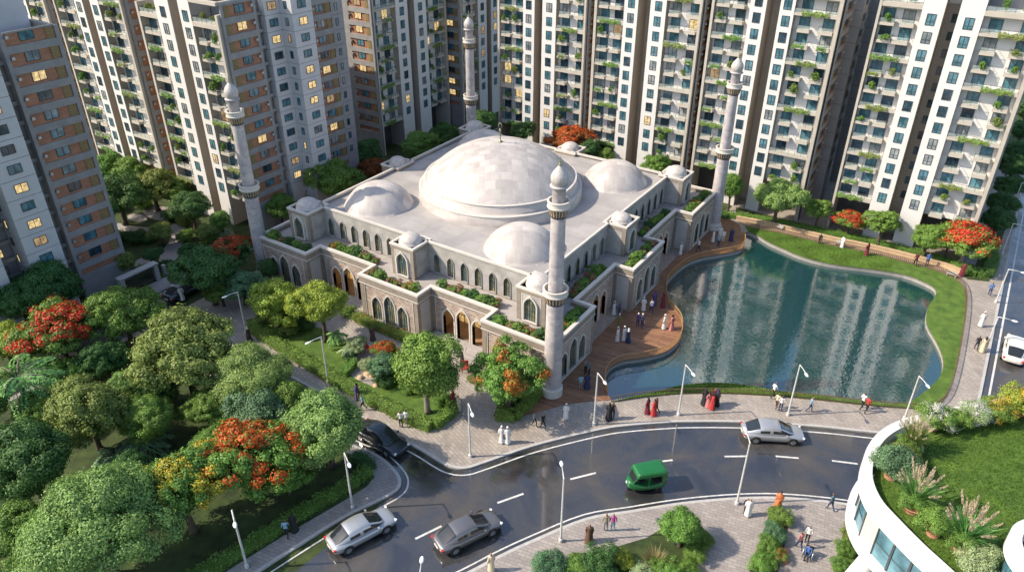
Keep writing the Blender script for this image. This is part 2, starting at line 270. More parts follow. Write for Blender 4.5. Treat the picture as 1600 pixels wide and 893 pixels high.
# ------------------------------------------------------------------ mesh builder
class MB:
    def __init__(s): s.v = []; s.f = []; s.m = []; s.M = Matrix.Identity(4)
    def P(s, p): s.v.append(tuple(s.M @ Vector(p))); return len(s.v) - 1
    def face(s, pts, mi=0): s.f.append([s.P(p) for p in pts]); s.m.append(mi)
    def box(s, x0, y0, z0, x1, y1, z1, mi=0):
        i = [s.P(p) for p in ((x0, y0, z0), (x1, y0, z0), (x1, y1, z0), (x0, y1, z0), (x0, y0, z1), (x1, y0, z1), (x1, y1, z1), (x0, y1, z1))]
        for q in ((0, 3, 2, 1), (4, 5, 6, 7), (0, 1, 5, 4), (1, 2, 6, 5), (2, 3, 7, 6), (3, 0, 4, 7)): s.f.append([i[k] for k in q]); s.m.append(mi)
    def lathe(s, prof, n=24, mi=0, c=(0, 0), mis=None):
        rows = []
        for r, z in prof:
            rows.append([s.P((c[0] + r * math.cos(2 * math.pi * k / n), c[1] + r * math.sin(2 * math.pi * k / n), z)) for k in range(n)] if r > 1e-5 else [s.P((c[0], c[1], z))])
        for j in range(len(rows) - 1):
            a, b = rows[j], rows[j + 1]; mm = mis[j] if mis else mi
            for k in range(n):
                k2 = (k + 1) % n
                if len(a) == 1 and len(b) == 1: continue
                if len(a) == 1: s.f.append([a[0], b[k2], b[k]][::-1])
                elif len(b) == 1: s.f.append([a[k], a[k2], b[0]])
                else: s.f.append([a[k], a[k2], b[k2], b[k]])
                s.m.append(mm)
    def tube(s, pts, r, n=6, mi=0, cap=True):
        pts = [Vector(p) for p in pts]; rs = r if isinstance(r, (list, tuple)) else [r] * len(pts); rows = []
        for i, p in enumerate(pts):
            t = (pts[min(i + 1, len(pts) - 1)] - pts[max(i - 1, 0)]).normalized()
            a = Vector((0, 0, 1)) if abs(t.z) < 0.9 else Vector((1, 0, 0))
            u = t.cross(a).normalized(); w_ = t.cross(u)
            rows.append([s.P(p + (u * math.cos(2 * math.pi * k / n) + w_ * math.sin(2 * math.pi * k / n)) * rs[i]) for k in range(n)])
        for j in range(len(rows) - 1):
            for k in range(n):
                s.f.append([rows[j][k], rows[j + 1][k], rows[j + 1][(k + 1) % n], rows[j][(k + 1) % n]]); s.m.append(mi)
        if cap:
            s.f.append(rows[0]); s.m.append(mi); s.f.append(rows[-1][::-1]); s.m.append(mi)
    def prism(s, poly, z0, z1, top=0, side=0, holes=(), sides=True):
        loops = [list(poly)] + [list(h) for h in holes]
        tris = tessellate_polygon([[Vector((p[0], p[1], 0)) for p in l] for l in loops])
        base = len(s.v)
        for l in loops:
            for p in l: s.P((p[0], p[1], z1))
        for t in tris:
            a, b, c = [s.v[base + i] for i in t]
            cr = (b[0] - a[0]) * (c[1] - a[1]) - (b[1] - a[1]) * (c[0] - a[0])
            s.f.append([base + i for i in (t if cr > 0 else t[::-1])]); s.m.append(top)
        if sides:
            for l in loops:
                for i in range(len(l)):
                    a, b = l[i], l[(i + 1) % len(l)]
                    s.face([(a[0], a[1], z0), (b[0], b[1], z0), (b[0], b[1], z1), (a[0], a[1], z1)], side)
    def wallface(s, outer, holes, y=0.0, mi=0, depth_=0.0, rmi=0):
        """flat wall in the local XZ plane, outward -Y, with openings and their reveals"""
        loops = [outer] + list(holes)
        tris = tessellate_polygon([[Vector((p[0], p[1], 0)) for p in l] for l in loops]); base = len(s.v)
        for l in loops:
            for p in l: s.P((p[0], y, p[1]))
        fl = [p for l in loops for p in l]
        for t in tris:
            a, b, c = [fl[i] for i in t]; cr = (b[0] - a[0]) * (c[1] - a[1]) - (b[1] - a[1]) * (c[0] - a[0])
            s.f.append([base + i for i in (t if cr > 0 else t[::-1])]); s.m.append(mi)
        if depth_:
            for l in holes:
                for i in range(len(l)):
                    a, b = l[i], l[(i + 1) % len(l)]
                    s.face([(a[0], y, a[1]), (b[0], y, b[1]), (b[0], y + depth_, b[1]), (a[0], y + depth_, a[1])], rmi)
    def strip(s, pts, off0, off1, z, mi=0, closed=False):
        n = len(pts); P2 = [Vector((p[0], p[1])) for p in pts]; L = []
        for i in range(n):
            a = P2[i - 1] if (i > 0 or closed) else P2[i]; b = P2[(i + 1) % n] if (i < n - 1 or closed) else P2[i]
            t = (b - a).normalized(); nn = Vector((-t.y, t.x)); L.append((P2[i] + nn * off0, P2[i] + nn * off1))
        for i in range(n if closed else n - 1):
            a, b = L[i], L[(i + 1) % n]
            q = [(a[0].x, a[0].y, z), (b[0].x, b[0].y, z), (b[1].x, b[1].y, z), (a[1].x, a[1].y, z)]
            s.face(q if off1 > off0 else q[::-1], mi)
        return L
    def mesh(s, name, mats, smooth=False):
        me = bpy.data.meshes.new(name); me.from_pydata(s.v, [], s.f)
        for m in mats: me.materials.append(m)
        if len(mats) > 1: me.polygons.foreach_set('material_index', s.m)
        if smooth: me.polygons.foreach_set('use_smooth', [True] * len(s.f))
        me.update(); return me
    def build(s, name, mats, parent=None, smooth=False, loc=None, rotz=0):
        return put(name, s.mesh(name, mats, smooth), parent, loc, rotz)
def put(name, me, parent=None, loc=None, rotz=0, scale=None):
    o = bpy.data.objects.new(name, me); COL.objects.link(o)
    if parent: o.parent = parent
    if loc is not None: o.location = loc
    if rotz: o.rotation_euler = (0, 0, rotz)
    if scale: o.scale = (scale,) * 3 if isinstance(scale, (int, float)) else scale
    return o
def tag(o, label, cat, group=None):
    o['label'] = label; o['category'] = cat
    if group: o['group'] = group
    return o
def thing(name, label, cat, loc=(0, 0, 0), rotz=0, group=None, scale=None):
    return tag(put(name, None, None, loc, rotz, scale), label, cat, group)
def struct(o, kind='structure'): o['kind'] = kind; return o
def dup(o, parent=None, loc=None, rotz=None, scale=None):
    c = o.copy(); COL.objects.link(c)
    if parent: c.parent = parent
    if loc is not None: c.location = loc
    if rotz is not None: c.rotation_euler = (0, 0, rotz)
    if scale is not None: c.scale = (scale,) * 3 if isinstance(scale, (int, float)) else scale
    return c
def tree_copy(root, loc, rotz, label, group=None, scale=None):
    r = dup(root, None, loc, rotz, scale); r['label'] = label
    if group: r['group'] = group
    for ch in list(root.children):
        c = dup(ch, r)
        for g in ch.children: dup(g, c)
    return r
def setmat(o, slot, m):
    o.material_slots[slot].link = 'OBJECT'; o.material_slots[slot].material = m
def smooth_curve(pts, n=4, closed=False):
    out = []; L = len(pts)
    for i in range(L if closed else L - 1):
        p0 = pts[i - 1] if (i > 0 or closed) else pts[i]; p1 = pts[i]; p2 = pts[(i + 1) % L]; p3 = pts[(i + 2) % L] if (i + 2 < L or closed) else p2
        for k in range(n):
            t = k / n
            out.append(tuple(0.5 * (2 * b + (c - a) * t + (2 * a - 5 * b + 4 * c - d) * t * t + (3 * b - a - 3 * c + d) * t ** 3) for a, b, c, d in zip(p0, p1, p2, p3)))
    if not closed: out.append(tuple(pts[-1]))
    return out
def pix(pts, z=0.12, n=0, closed=False):
    q = [tuple(at(x, y, z))[:2] for x, y in pts]
    return smooth_curve(q, n, closed) if n else q
# ------------------------------------------------------------------ ground, lake, roads, pavements
LAKE_DECK = [(955, 625), (947, 610), (945, 592), (948, 581), (958, 570), (976, 563), (998.7, 560), (1019, 556), (1039, 550), (1054.6, 539.6), (1063.6, 527), (1065.5, 514), (1063.6, 500), (1054.6, 487), (1044.6, 473.6), (1040.5, 461), (1040.5, 449), (1044, 437.5), (1056, 424.5), (1072.5, 411.5), (1093.6, 403), (1118, 398.5), (1140.7, 394.4), (1157, 390), (1163, 382), (1162.7, 372.5), (1158.6, 364)]
LAKE_SHORE = [(1170, 362), (1186, 369), (1202.5, 379), (1227, 390), (1251, 400), (1284, 409.5), (1323, 416), (1362, 420.5), (1413, 429), (1447, 442), (1462, 452), (1461, 463), (1450, 480), (1448, 506), (1464, 535), (1474, 562), (1469, 587), (1445, 611), (1412, 630), (1344, 625), (1280, 618), (1215, 610.5), (1160, 601), (1110, 598), (1060, 603), (1030, 611), (990, 619)]
LD = pix(LAKE_DECK, .12, 3); LS = pix(LAKE_SHORE, .12, 3)
LAKE = LD + LS
g = MB(); g.prism([(-500, -500), (500, -500), (500, 600), (-500, 600)], -.5, -.03, holes=[LAKE], sides=False)
struct(g.build('ground', M_('grass_park')))
g = MB(); g.prism(LAKE, -.4, -.28, sides=False); struct(g.build('lake_water', M_('water')))
g = MB()
for i in range(len(LAKE)):
    a, b = LAKE[i], LAKE[(i + 1) % len(LAKE)]; g.face([(a[0], a[1], -1.2), (b[0], b[1], -1.2), (b[0], b[1], .12), (a[0], a[1], .12)])
struct(g.build('lake_wall', M_('lake_wall')))
g = MB(); g.prism([(p[0], p[1]) for p in LAKE], -1.3, -1.2, sides=False); struct(g.build('lake_bed', M_('soil')))
# roads: flat sheets under the raised pavements
RW = 46.35
KERB_A = [tuple(p) for p in smooth_curve([(-18.6, -27.9), (-10, -28.0), (-2.9, -28.1), (2.5, -28.3), (6.6, -28.5)] + pix([(600, 671), (631, 688), (662, 705), (686, 720), (705, 729), (728, 731), (758, 722), (834, 696), (936, 671), (985, 664), (1037, 660), (1070, 658.5), (1140, 658.5), (1212, 661.5), (1290, 667), (1364, 675)]) + [(43.2, -6.6), (45.6, -5.0)], 4)] + [(RW, -3.4)]
KERB_C = smooth_curve(pix([(640, 935), (728, 893), (780, 866), (834, 841), (915, 808), (986, 796), (1070, 783), (1161, 775.5), (1237, 776), (1329, 786), (1420, 806)]) , 4)
KERB_B = smooth_curve([(-19, -31.15), (-6, -31.2), (4, -31.15)] + pix([(560, 697), (580, 704), (603, 718), (622, 738), (627, 752), (620, 766), (590, 783), (540, 807), (470, 850), (400, 895), (300, 962), (200, 1040)]), 4)
g = MB(); g.prism([(-24, -34), (13.5, -34), (11, -60), (30, -60), (60, -30), (60, -3), (46, -2), (36, -6.5), (28, -10.5), (20, -20), (14, -26), (4, -26.5), (-24, -26.5)], -.1, 0, sides=False); struct(g.build('road', M_('asphalt')))
g = MB(); g.prism([(46, -2), (60, -3), (60, 120), (46, 120)], -.1, .0, sides=False); struct(g.build('side_road', M_('asphalt')))
g = MB(); g.prism([(-23.4, -60), (-19, -60), (-19, -31.2), (-23.9, -31.2), (-23.9, 60), (-18, 60), (-18, -26.2), (-23.4, -26.2)][:4] + [(-19, 60), (-23.4, 60)], -.1, .004, sides=False); struct(g.build('street', M_('asphalt')))
# pavement round the mosque and lake
PA = KERB_A + [(RW, 60), (-18.9, 60), (-18.9, -26.6), (-18.8, -27.5)]
g = MB(); g.prism(PA, -.02, .12, 0, 1, holes=[LAKE]); struct(g.build('pavement', M_('paving', 'kerb')))
PC = KERB_C + [(62, -20), (62, -75), (16, -75)]
g = MB(); g.prism(PC, -.02, .12, 0, 1); struct(g.build('plaza_pavement', M_('paving_lower', 'kerb')))
PB = KERB_B + [(-10, -70), (-19, -60)]
g = MB(); g.prism(PB, -.02, .12, 0, 1); struct(g.build('park_pavement', M_('paving_lower', 'kerb')))
g = MB()
for k, sgn in ((KERB_A, 1), (KERB_C, -1), (KERB_B, -1)): g.strip(k, 0.0 if sgn > 0 else -.22, .22 if sgn > 0 else 0.0, .124)
g.strip([(RW, -3.4), (RW, 60)], 0, .22, .124)
struct(g.build('kerb', M_('kerb')))
g = MB()
g.strip(KERB_A, -.60, -.48, .006); g.strip(KERB_C, .32, .43, .006); g.strip(KERB_B, .42, .53, .006); g.strip([(RW, -3.4), (RW, 110)], -.62, -.46, .006)
g.strip([(-23.15, -26), (-23.15, 50)], 0, .12, .009)
DASH = [((649, 841), (690, 821)), ((777, 785), (818, 770.5)), ((891, 748), (931, 738)), ((1018, 722), (1051, 718)), ((1132, 712.5), (1167, 712)), ((1212, 712), (1248, 715)), ((1300, 719), (1340, 724))]
for a, b in DASH:
    a, b = at(*a, .006), at(*b, .006); g.strip([a, b], -.08, .08, .006)
for k in range(8): g.strip([(50.4, -2 + k * 6), (50.4, 1 + k * 6)], -.07, .07, .006)
struct(g.build('road_marking', M_('road_paint')))
# park lawn, plaza lawns, lake lawn, paths, deck
PARK = [(-18.4, -32.0)] + [(4, -32.1)] + pix([(552, 712), (575, 726), (585, 745), (572, 760), (520, 792), (440, 838), (360, 888), (270, 945)]) + [(-8, -66), (-18.4, -56)]
g = MB(); g.prism(PARK, .1, .15); struct(g.build('park_lawn', M_('grass_park')))
g = MB()
L1 = [(384, 500), (402, 516), (452, 550), (500, 580), (525, 590), (553, 566), (552, 545), (520, 520), (470, 505), (452, 508), (430, 510), (410, 498)]
g.prism(pix(L1, .12, 3, True), .1, .15); struct(g.build('garden_lawn', M_('grass_bright')))
g = MB()
L2 = [(530, 590), (560, 606), (600, 628), (640, 652), (676, 671), (707, 647), (700, 622), (690, 600), (655, 590), (615, 592), (598, 604), (585, 604), (560, 594), (545, 585)]
g.prism(pix(L2, .12, 3, True), .1, .15); struct(g.build('entrance_lawn', M_('grass_bright')))
g = MB()
L3 = [(771, 650), (806, 652), (843, 608), (838, 592), (815, 588), (780, 625)]
g.prism(pix(L3), .1, .15); struct(g.build('corner_bed', M_('grass_park')))
RAIL_LAKE = [(955, 628), (1000, 621), (1060, 615.5), (1135, 615), (1212, 619), (1280, 625), (1343, 632), (1415, 638), (1455, 637), (1474, 625), (1486, 600), (1496, 560), (1503, 521), (1508, 485), (1508, 462), (1503, 446), (1490, 435), (1470, 426), (1437, 416), (1390, 404), (1345, 393), (1300, 384.5), (1251, 372.5), (1202, 361.5), (1180, 357), (1164, 354)]
RL = smooth_curve(pix(RAIL_LAKE), 3)
g = MB(); LSx = LS
g.prism(LSx + [(p[0], p[1]) for p in RL], .1, .16); struct(g.build('lake_lawn', M_('grass_bright')))
DK = pix([(807, 652), (840, 644), (880, 632), (920, 627)]) + LD + pix([(1156, 351), (1140, 343), (1122, 343)]) + [(16.5, 18.5), (16.5, -17.5)] + pix([(846, 612), (830, 630)])
g = MB(); g.prism(DK, .0, .17); struct(g.build('deck', M_('deck_wood')))
WALLP = [(1150, 343), (1190, 350.5), (1250, 364), (1300, 376), (1345, 385), (1390, 395), (1437, 407), (1475, 417), (1500, 427)]
WL = smooth_curve(pix(WALLP), 3)
g = MB(); g.prism([p for p in RL[-40:]] + WL, .1, .14); struct(g.build('promenade_path', M_('path_brown')))
BEDN = WL + pix([(1512, 436), (1545, 440), (1553, 412)]) + [(45.5, 40), (44, 40), (43.5, 25.2), (17.5, 25.2)]
g = MB(); g.prism(BEDN, .1, .16); struct(g.build('promenade_bed', M_('grass_park')))
g = MB(); g.prism([(-18.5, 18.9), (17, 18.9), (17, 25.3), (10, 30), (-18.5, 50)], .1, .15); struct(g.build('back_lawn', M_('grass_park')))
g = MB(); g.prism([(-18.6, -15.5), (-17.6, -15.5), (-17.6, 18.9), (-18.6, 18.9)], .1, .145); struct(g.build('west_lawn', M_('grass_park')))
# residents' garden paths beyond the cross street
g = MB()
g.prism(pix([(250, 410), (252, 395), (262, 380), (268, 368), (266, 352), (286, 350), (289, 368), (283, 388), (276, 410)], .02, 3, True), -.03, .02)
g.prism(pix([(184, 348), (206, 353), (232, 355), (236, 362), (206, 362), (184, 358)], .02, 2, True), -.03, .024)
g.prism(pix([(209, 416), (211, 408), (224, 402), (234, 402), (233, 412), (222, 418)], .02, 2, True), -.03, .028)
c = at(252, 333, .02); g.prism([(c.x + 3.0 * math.cos(a / 14 * math.tau), c.y + 1.5 * math.sin(a / 14 * math.tau)) for a in range(14)], -.03, .032)
c = at(215, 340, .02); g.prism([(c.x + 1.6 * math.cos(a / 14 * math.tau), c.y + .8 * math.sin(a / 14 * math.tau)) for a in range(14)], -.03, .036)
struct(g.build('garden_path', M_('paving_big')))
g = MB(); g.prism([(-25.6, -30), (-23.5, -30), (-23.5, -12), (-25.6, -12)], -.02, .11, 0, 1); struct(g.build('footway', M_('paving_big', 'kerb')))

# ------------------------------------------------------------------ railings and low walls
def railing(name, pts, h, z, mat, label, step=.16, r=.035, solid=None):
    t = thing(name, label, 'railing', (pts[0][0], pts[0][1], z)); o = Vector((pts[0][0], pts[0][1]))
    L = [(p[0] - o.x, p[1] - o.y) for p in pts]
    m = MB(); m.tube([(p[0], p[1], h) for p in L], r, 6); m.tube([(p[0], p[1], .10) for p in L], r * .6, 4); m.build('top_rail', [MATS[mat]], t)
    m = MB(); acc = 0
    for i in range(len(L) - 1):
        a, b = Vector(L[i]), Vector(L[i + 1]); d = (b - a).length; u = (b - a) / max(d, 1e-6)
        while acc < d:
            p = a + u * acc; k = .017; m.box(p.x - k, p.y - k, 0, p.x + k, p.y + k, h); acc += step
        acc -= d
    m.build('baluster_grille', [MATS[mat]], t)
    return t
railing('deck_railing', LD[2:-1], .62, .17, 'rail_tan', 'tan curved metal railing along the wooden deck edge above the water')
railing('lake_railing', RL, .55, .12, 'rail_brown', 'long thin metal railing round the grass strip of the lake', .2)
def lowwall(name, pts, wd, h, mat, label, cat, z=.12):
    t = thing(name, label, cat, (pts[0][0], pts[0][1], z)); L = [(p[0] - pts[0][0], p[1] - pts[0][1]) for p in pts]
    m = MB(); q = m.strip(L, -wd / 2, wd / 2, h)
    for i in range(len(q) - 1):
        for k, s in ((0, 1), (1, -1)):
            a, b = q[i][k], q[i + 1][k]; f = [(a.x, a.y, 0), (b.x, b.y, 0), (b.x, b.y, h), (a.x, a.y, h)]; m.face(f if s < 0 else f[::-1])
    m.build('wall_body', [MATS[mat]], t)
    m = MB(); q = m.strip(L, -wd / 2 - .04, wd / 2 + .04, h + .06)
    for i in range(len(q) - 1):
        for k, s in ((0, 1), (1, -1)):
            a, b = q[i][k], q[i + 1][k]; f = [(a.x, a.y, h), (b.x, b.y, h), (b.x, b.y, h + .06), (a.x, a.y, h + .06)]; m.face(f if s < 0 else f[::-1])
    m.build('coping', [MATS[mat]], t)
    return t
lowwall('seat_wall', WL, .35, .42, 'sandstone', 'low sandstone seat wall along the promenade on the far shore', 'seat wall')
def bench(px, py, rz, label):
    t = thing('bench', label, 'bench', at(px, py, .14), rz, None, .72)
    m = MB()
    for k in range(4): m.box(-.7, -.2 + k * .11, .40, .7, -.11 + k * .11, .44)
    m.build('seat', M_('stone_grey'), t)
    for x in (-.55, .55):
        m = MB(); m.box(x - .05, -.18, 0, x + .05, .2, .40); m.build('leg', M_('stone_grey'), t)
    m = MB(); m.box(-.7, .22, .44, .7, .27, .8); m.build('backrest', M_('stone_grey'), t)
bench(1216, 358, R(-12), 'pale bench at the far shore seat wall, nearest the minaret')
bench(1311, 384, R(-14), 'pale bench in the middle of the far shore promenade')
bench(1486, 432, R(-14), 'pale bench at the promenade end under the big red tree')
# entrance gate and garden fence by the cross street
t = thing('entrance_gate', 'grey flat roofed entrance gate with dark metal grille doors on the cross street', 'gate', (-25.9, -25.6, .1))
m = MB(); m.box(-.42, -2.7, 1.75, .42, 1.5, 1.87); m.build('canopy', M_('concrete_light'), t)
for y in (-2.5, 1.15):
    m = MB(); m.box(-.35, y - .15, 0, .35, y + .25, 1.75); m.build('post', M_('concrete_light'), t)
for y in (-2.2, -.55):
    m = MB(); m.box(-.05, y, .1, .05, y + 1.55, .2)
    for k in range(12): m.box(-.03, y + .05 + k * .13, .15, .03, y + .09 + k * .13, 1.6)
    m.box(-.05, y, 1.55, .05, y + 1.55, 1.65); m.build('gate_leaf', M_('rail_dark'), t)
t = thing('garden_fence', 'grey garden wall with open rail panels beside the entrance gate', 'fence', (-25.9, -23.6, .1))
m = MB(); m.box(-.12, 0, 0, .12, 7.5, .35); m.build('plinth', M_('concrete_light'), t)
for k in range(4):
    m = MB(); m.box(-.18, k * 2.4, .35, .18, k * 2.4 + .3, 1.2); m.build('post', M_('concrete_light'), t)
for k in range(3):
    m = MB(); y = k * 2.4 + .3; m.box(-.03, y, 1.05, .03, y + 2.1, 1.12); m.box(-.03, y, .42, .03, y + 2.1, .48)
    for q in range(14): m.box(-.015, y + .08 + q * .15, .48, .015, y + .11 + q * .15, 1.05)
    m.build('rail_panel', M_('rail_dark'), t)
# ------------------------------------------------------------------ apartment buildings
FH = 1.70; NF = 12; Z0 = 5.13           # storey height, storeys above the podium, centre height of the lowest window
def window_mesh(name, w_, h, nv=2, nh=1, fr='window_frame', gl='glass'):
    m = MB(); d = .05
    m.box(-w_ / 2, -d, -h / 2, w_ / 2, .02, -h / 2 + .045, 0); m.box(-w_ / 2, -d, h / 2 - .045, w_ / 2, .02, h / 2, 0)
    m.box(-w_ / 2, -d, -h / 2 + .045, -w_ / 2 + .045, .02, h / 2 - .045, 0); m.box(w_ / 2 - .045, -d, -h / 2 + .045, w_ / 2, .02, h / 2 - .045, 0)
    for k in range(1, nv): x = -w_ / 2 + w_ * k / nv; m.box(x - .022, -d + .006, -h / 2 + .045, x + .022, .015, h / 2 - .045, 0)
    if nh > 1: m.box(-w_ / 2 + .045, -d + .012, -h * .18 - .018, w_ / 2 - .045, .012, -h * .18 + .018, 0)
    a = .045; m.face([(-w_ / 2 + a, -.012, -h / 2 + a), (w_ / 2 - a, -.012, -h / 2 + a), (w_ / 2 - a, -.012, h / 2 - a), (-w_ / 2 + a, -.012, h / 2 - a)], 1)
    return m.mesh(name, M_(fr, gl))
WM = {'pil': window_mesh('window_tall', .82, 1.08, 2, 2), 'brick': window_mesh('window_pair', 1.2, .84, 2, 1), 'panel': window_mesh('window_wide', 1.12, .80, 2, 1),
      'slim': window_mesh('window_slim', .42, .80, 1, 1), 'door': window_mesh('balcony_door', 1.12, 1.2, 2, 1), 'groove': window_mesh('window_groove', .62, .85, 2, 1)}
def add_window(root, kind, M, x, z, rr, lit=0.06, soft=0.05, name='window'):
    """a window on the local facade frame M (a Matrix), outward local -Y"""
    o = put(name, WM[kind], root); p = M @ Vector((x, 0, z)); o.location = p
    ex = M.to_3x3() @ Vector((1, 0, 0)); o.rotation_euler = (0, 0, math.atan2(ex.y, ex.x))
    q = rr.random()
    if q < lit: setmat(o, 1, MATS['glass_lit'])
    elif q < lit + soft * min(1, lit * 8): setmat(o, 1, MATS['glass_lit_soft'])
    elif q < lit + soft + .16: setmat(o, 1, MATS['glass_dark'])
    elif q < lit + soft + .30: setmat(o, 1, MATS['glass_curtain'])
    return o
def balcony_mesh(name, w_, dpt):
    m = MB(); m.box(-w_ / 2, -dpt, -.30, w_ / 2, 0, 0, 0)
    for k in (-1, 1): m.box(k * (w_ / 2 - .03) - .012, -dpt + .02, .43, k * (w_ / 2 - .03) + .012, 0, .46, 1)
    m.box(-w_ / 2, -dpt + .015, .43, w_ / 2, -dpt + .05, .46, 1)
    n = max(2, int(w_ / .7) + 1)
    for k in range(n): x = -w_ / 2 + .02 + (w_ - .04) * k / (n - 1); m.box(x - .014, -dpt + .02, 0, x + .014, -dpt + .045, .43, 1)
    m.face([(-w_ / 2 + .02, -dpt + .03, .03), (w_ / 2 - .02, -dpt + .03, .03), (w_ / 2 - .02, -dpt + .03, .42), (-w_ / 2 + .02, -dpt + .03, .42)], 2)
    return m.mesh(name, M_('fin_beige', 'rail_dark', 'rail_glass'))
BM = {}
PLANT_SPOTS = []      # (world position, rotation, kind, building phrase)
def place(root, mesh, name, x, y, z): return put(name, mesh, root, (x, y, z))
def white_block(name, label, group, ox, oy, rz, segs, ztop, rr, phrase, zb=25.0, lit=.03, back=9.0, nz=None, dens=.5, zsh=0.0):
    """white residential block. segs: (finL, zoneL0, pil1_0, pil1_1, pil2_0, pil2_1, zoneR1, finR) along the facade, local X; outward -Y"""
    t = thing(name, label, 'apartment block', (ox, oy, 0), rz, group)
    RM = Matrix.Translation((ox, oy, 0)) @ Matrix.Rotation(rz, 4, 'Z')
    f0, z0, p0, p1, q0, q1, z1, f1 = segs; Z = .95; I = Matrix.Identity(4)
    m = MB()
    m.box(z0, Z, 4.0, p0 + .02, back, zb, 0); m.box(q1 - .02, Z, 4.0, z1, back, zb, 0)            # flat walls of the balcony zones
    m.box(z0, 2.6, 0, p0, back, 3.99, 2); m.box(q1, 2.6, 0, z1, back, 3.99, 2)                        # recessed ground storey
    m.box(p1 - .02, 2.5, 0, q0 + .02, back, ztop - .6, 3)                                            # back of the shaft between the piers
    m.box(p0, 2.4, zb, q1, back, ztop - .7, 0)
    m.build('wall', M_('plaster_white', 'plaster_beige', 'dark_recess', 'plaster_beige'), t)
    for a, b in ((p0, p1), (q0, q1)):
        m = MB(); y1 = 2.55
        m.face([(a, 0, 0), (b, 0, 0), (b, 0, ztop), (a, 0, ztop)], 0)
        m.face([(b, 0, 0), (b, y1, 0), (b, y1, ztop), (b, 0, ztop)], 1); m.face([(a, y1, 0), (a, 0, 0), (a, 0, ztop), (a, y1, ztop)], 1)
        m.face([(a, 0, ztop), (b, 0, ztop), (b, y1, ztop), (a, y1, ztop)], 0)
        m.build('pier', M_('plaster_white', 'plaster_beige'), t)
    for a, b in ((f0, z0), (z1, f1)):
        m = MB(); m.box(a, -.03, 0, b, back, zb + 1.0, 0); m.build('fin', M_('fin_beige'), t)
    for k in range(NF + (1 if zb > 25.4 else 0)):
        z = Z0 + FH * k + zsh
        for a, b in ((p0, p1), (q0, q1)): add_window(t, 'pil', I, (a + b) / 2 + rr.uniform(-.02, .02), z, rr, lit)
        o = add_window(t, 'groove', Matrix.Translation((0, 2.5, 0)), q0 - .36, z - .1, rr, 0, 0); setmat(o, 1, MATS['glass_dark'])
        for a, b, s in ((z0, p0, 0), (q1, z1, 1)):
            if nz and k >= nz: continue
            wd = b - a; c1, c2 = a + wd * (.20 if s == 0 else .24), a + wd * (.70 if s == 0 else .80)
            long_ = (k + s) % 3 == 0
            for j, cx in enumerate((c1, c2)):
                cx = min(max(cx, a + .66), b - .66)
                add_window(t, 'door', Matrix.Translation((0, Z, 0)), cx, z - .08, rr, lit * .8, name='balcony_door')
                if not long_:
                    bw = 1.5 if (k + j) % 2 else 1.28; bx = min(max(cx + rr.uniform(-.1, .22) * (1 if j == 0 else -1), a + bw / 2), b - bw / 2)
                    key = ('s', bw)
                    if key not in BM: BM[key] = balcony_mesh('balcony_small', bw, .85)
                    place(t, BM[key], 'balcony', bx, Z, z - .70)
                    if rr.random() < dens: PLANT_SPOTS.append((RM @ Vector((bx + rr.uniform(-.3, .3), Z - .72, z - .70 + .1)), rz, rr.choice(('bush', 'trail', 'bush')), phrase))
            if long_:
                key = ('l', round(wd, 2))
                if key not in BM: BM[key] = balcony_mesh('balcony_long', wd - .02, .92)
                place(t, BM[key], 'balcony', (a + b) / 2, Z, z - .70)
                if rr.random() < .75 + dens * .3: PLANT_SPOTS.append((RM @ Vector((a + wd * rr.choice((.36, .5, .62)), Z - .92, z - .70 + .08)), rz, 'long', phrase))
    # roof terrace: glass balustrade above each balcony zone, frame over it
    for a, b in ((z0, p0), (q1, z1)):
        wd = b - a; key = ('t', round(wd, 2))
        m = MB(); m.box(a, 0.0, zb - .45, b, Z + .5, zb - .02, 0); m.box(a, 2.45, zb, b, back, zb + 1.6, 1)
        m.build('terrace_slab', M_('fin_beige', 'concrete'), t)
        if key not in BM: BM[key] = balcony_mesh('terrace_railing', wd - .04, .9)
        place(t, BM[key], 'terrace_railing', (a + b) / 2, .95, zb + .02)
        PLANT_SPOTS.append((RM @ Vector(((a + b) / 2 - .8, .6, zb + .15)), rz, 'bush', phrase)); PLANT_SPOTS.append((RM @ Vector(((a + b) / 2 + .9, .6, zb + .15)), rz, 'bush', phrase))
    return t
m = MB()
for q in range(8): m.box(0, -.10, -.48 + q * .135, .66, -.006, -.40 + q * .135, 0)
LOUV = m.mesh('louvre_panel', M_('louvre'))
m = MB(); m.box(0, -.3, .1, .26, -.01, .34, 0); ACU = m.mesh('air_conditioner', M_('metal_grey'))
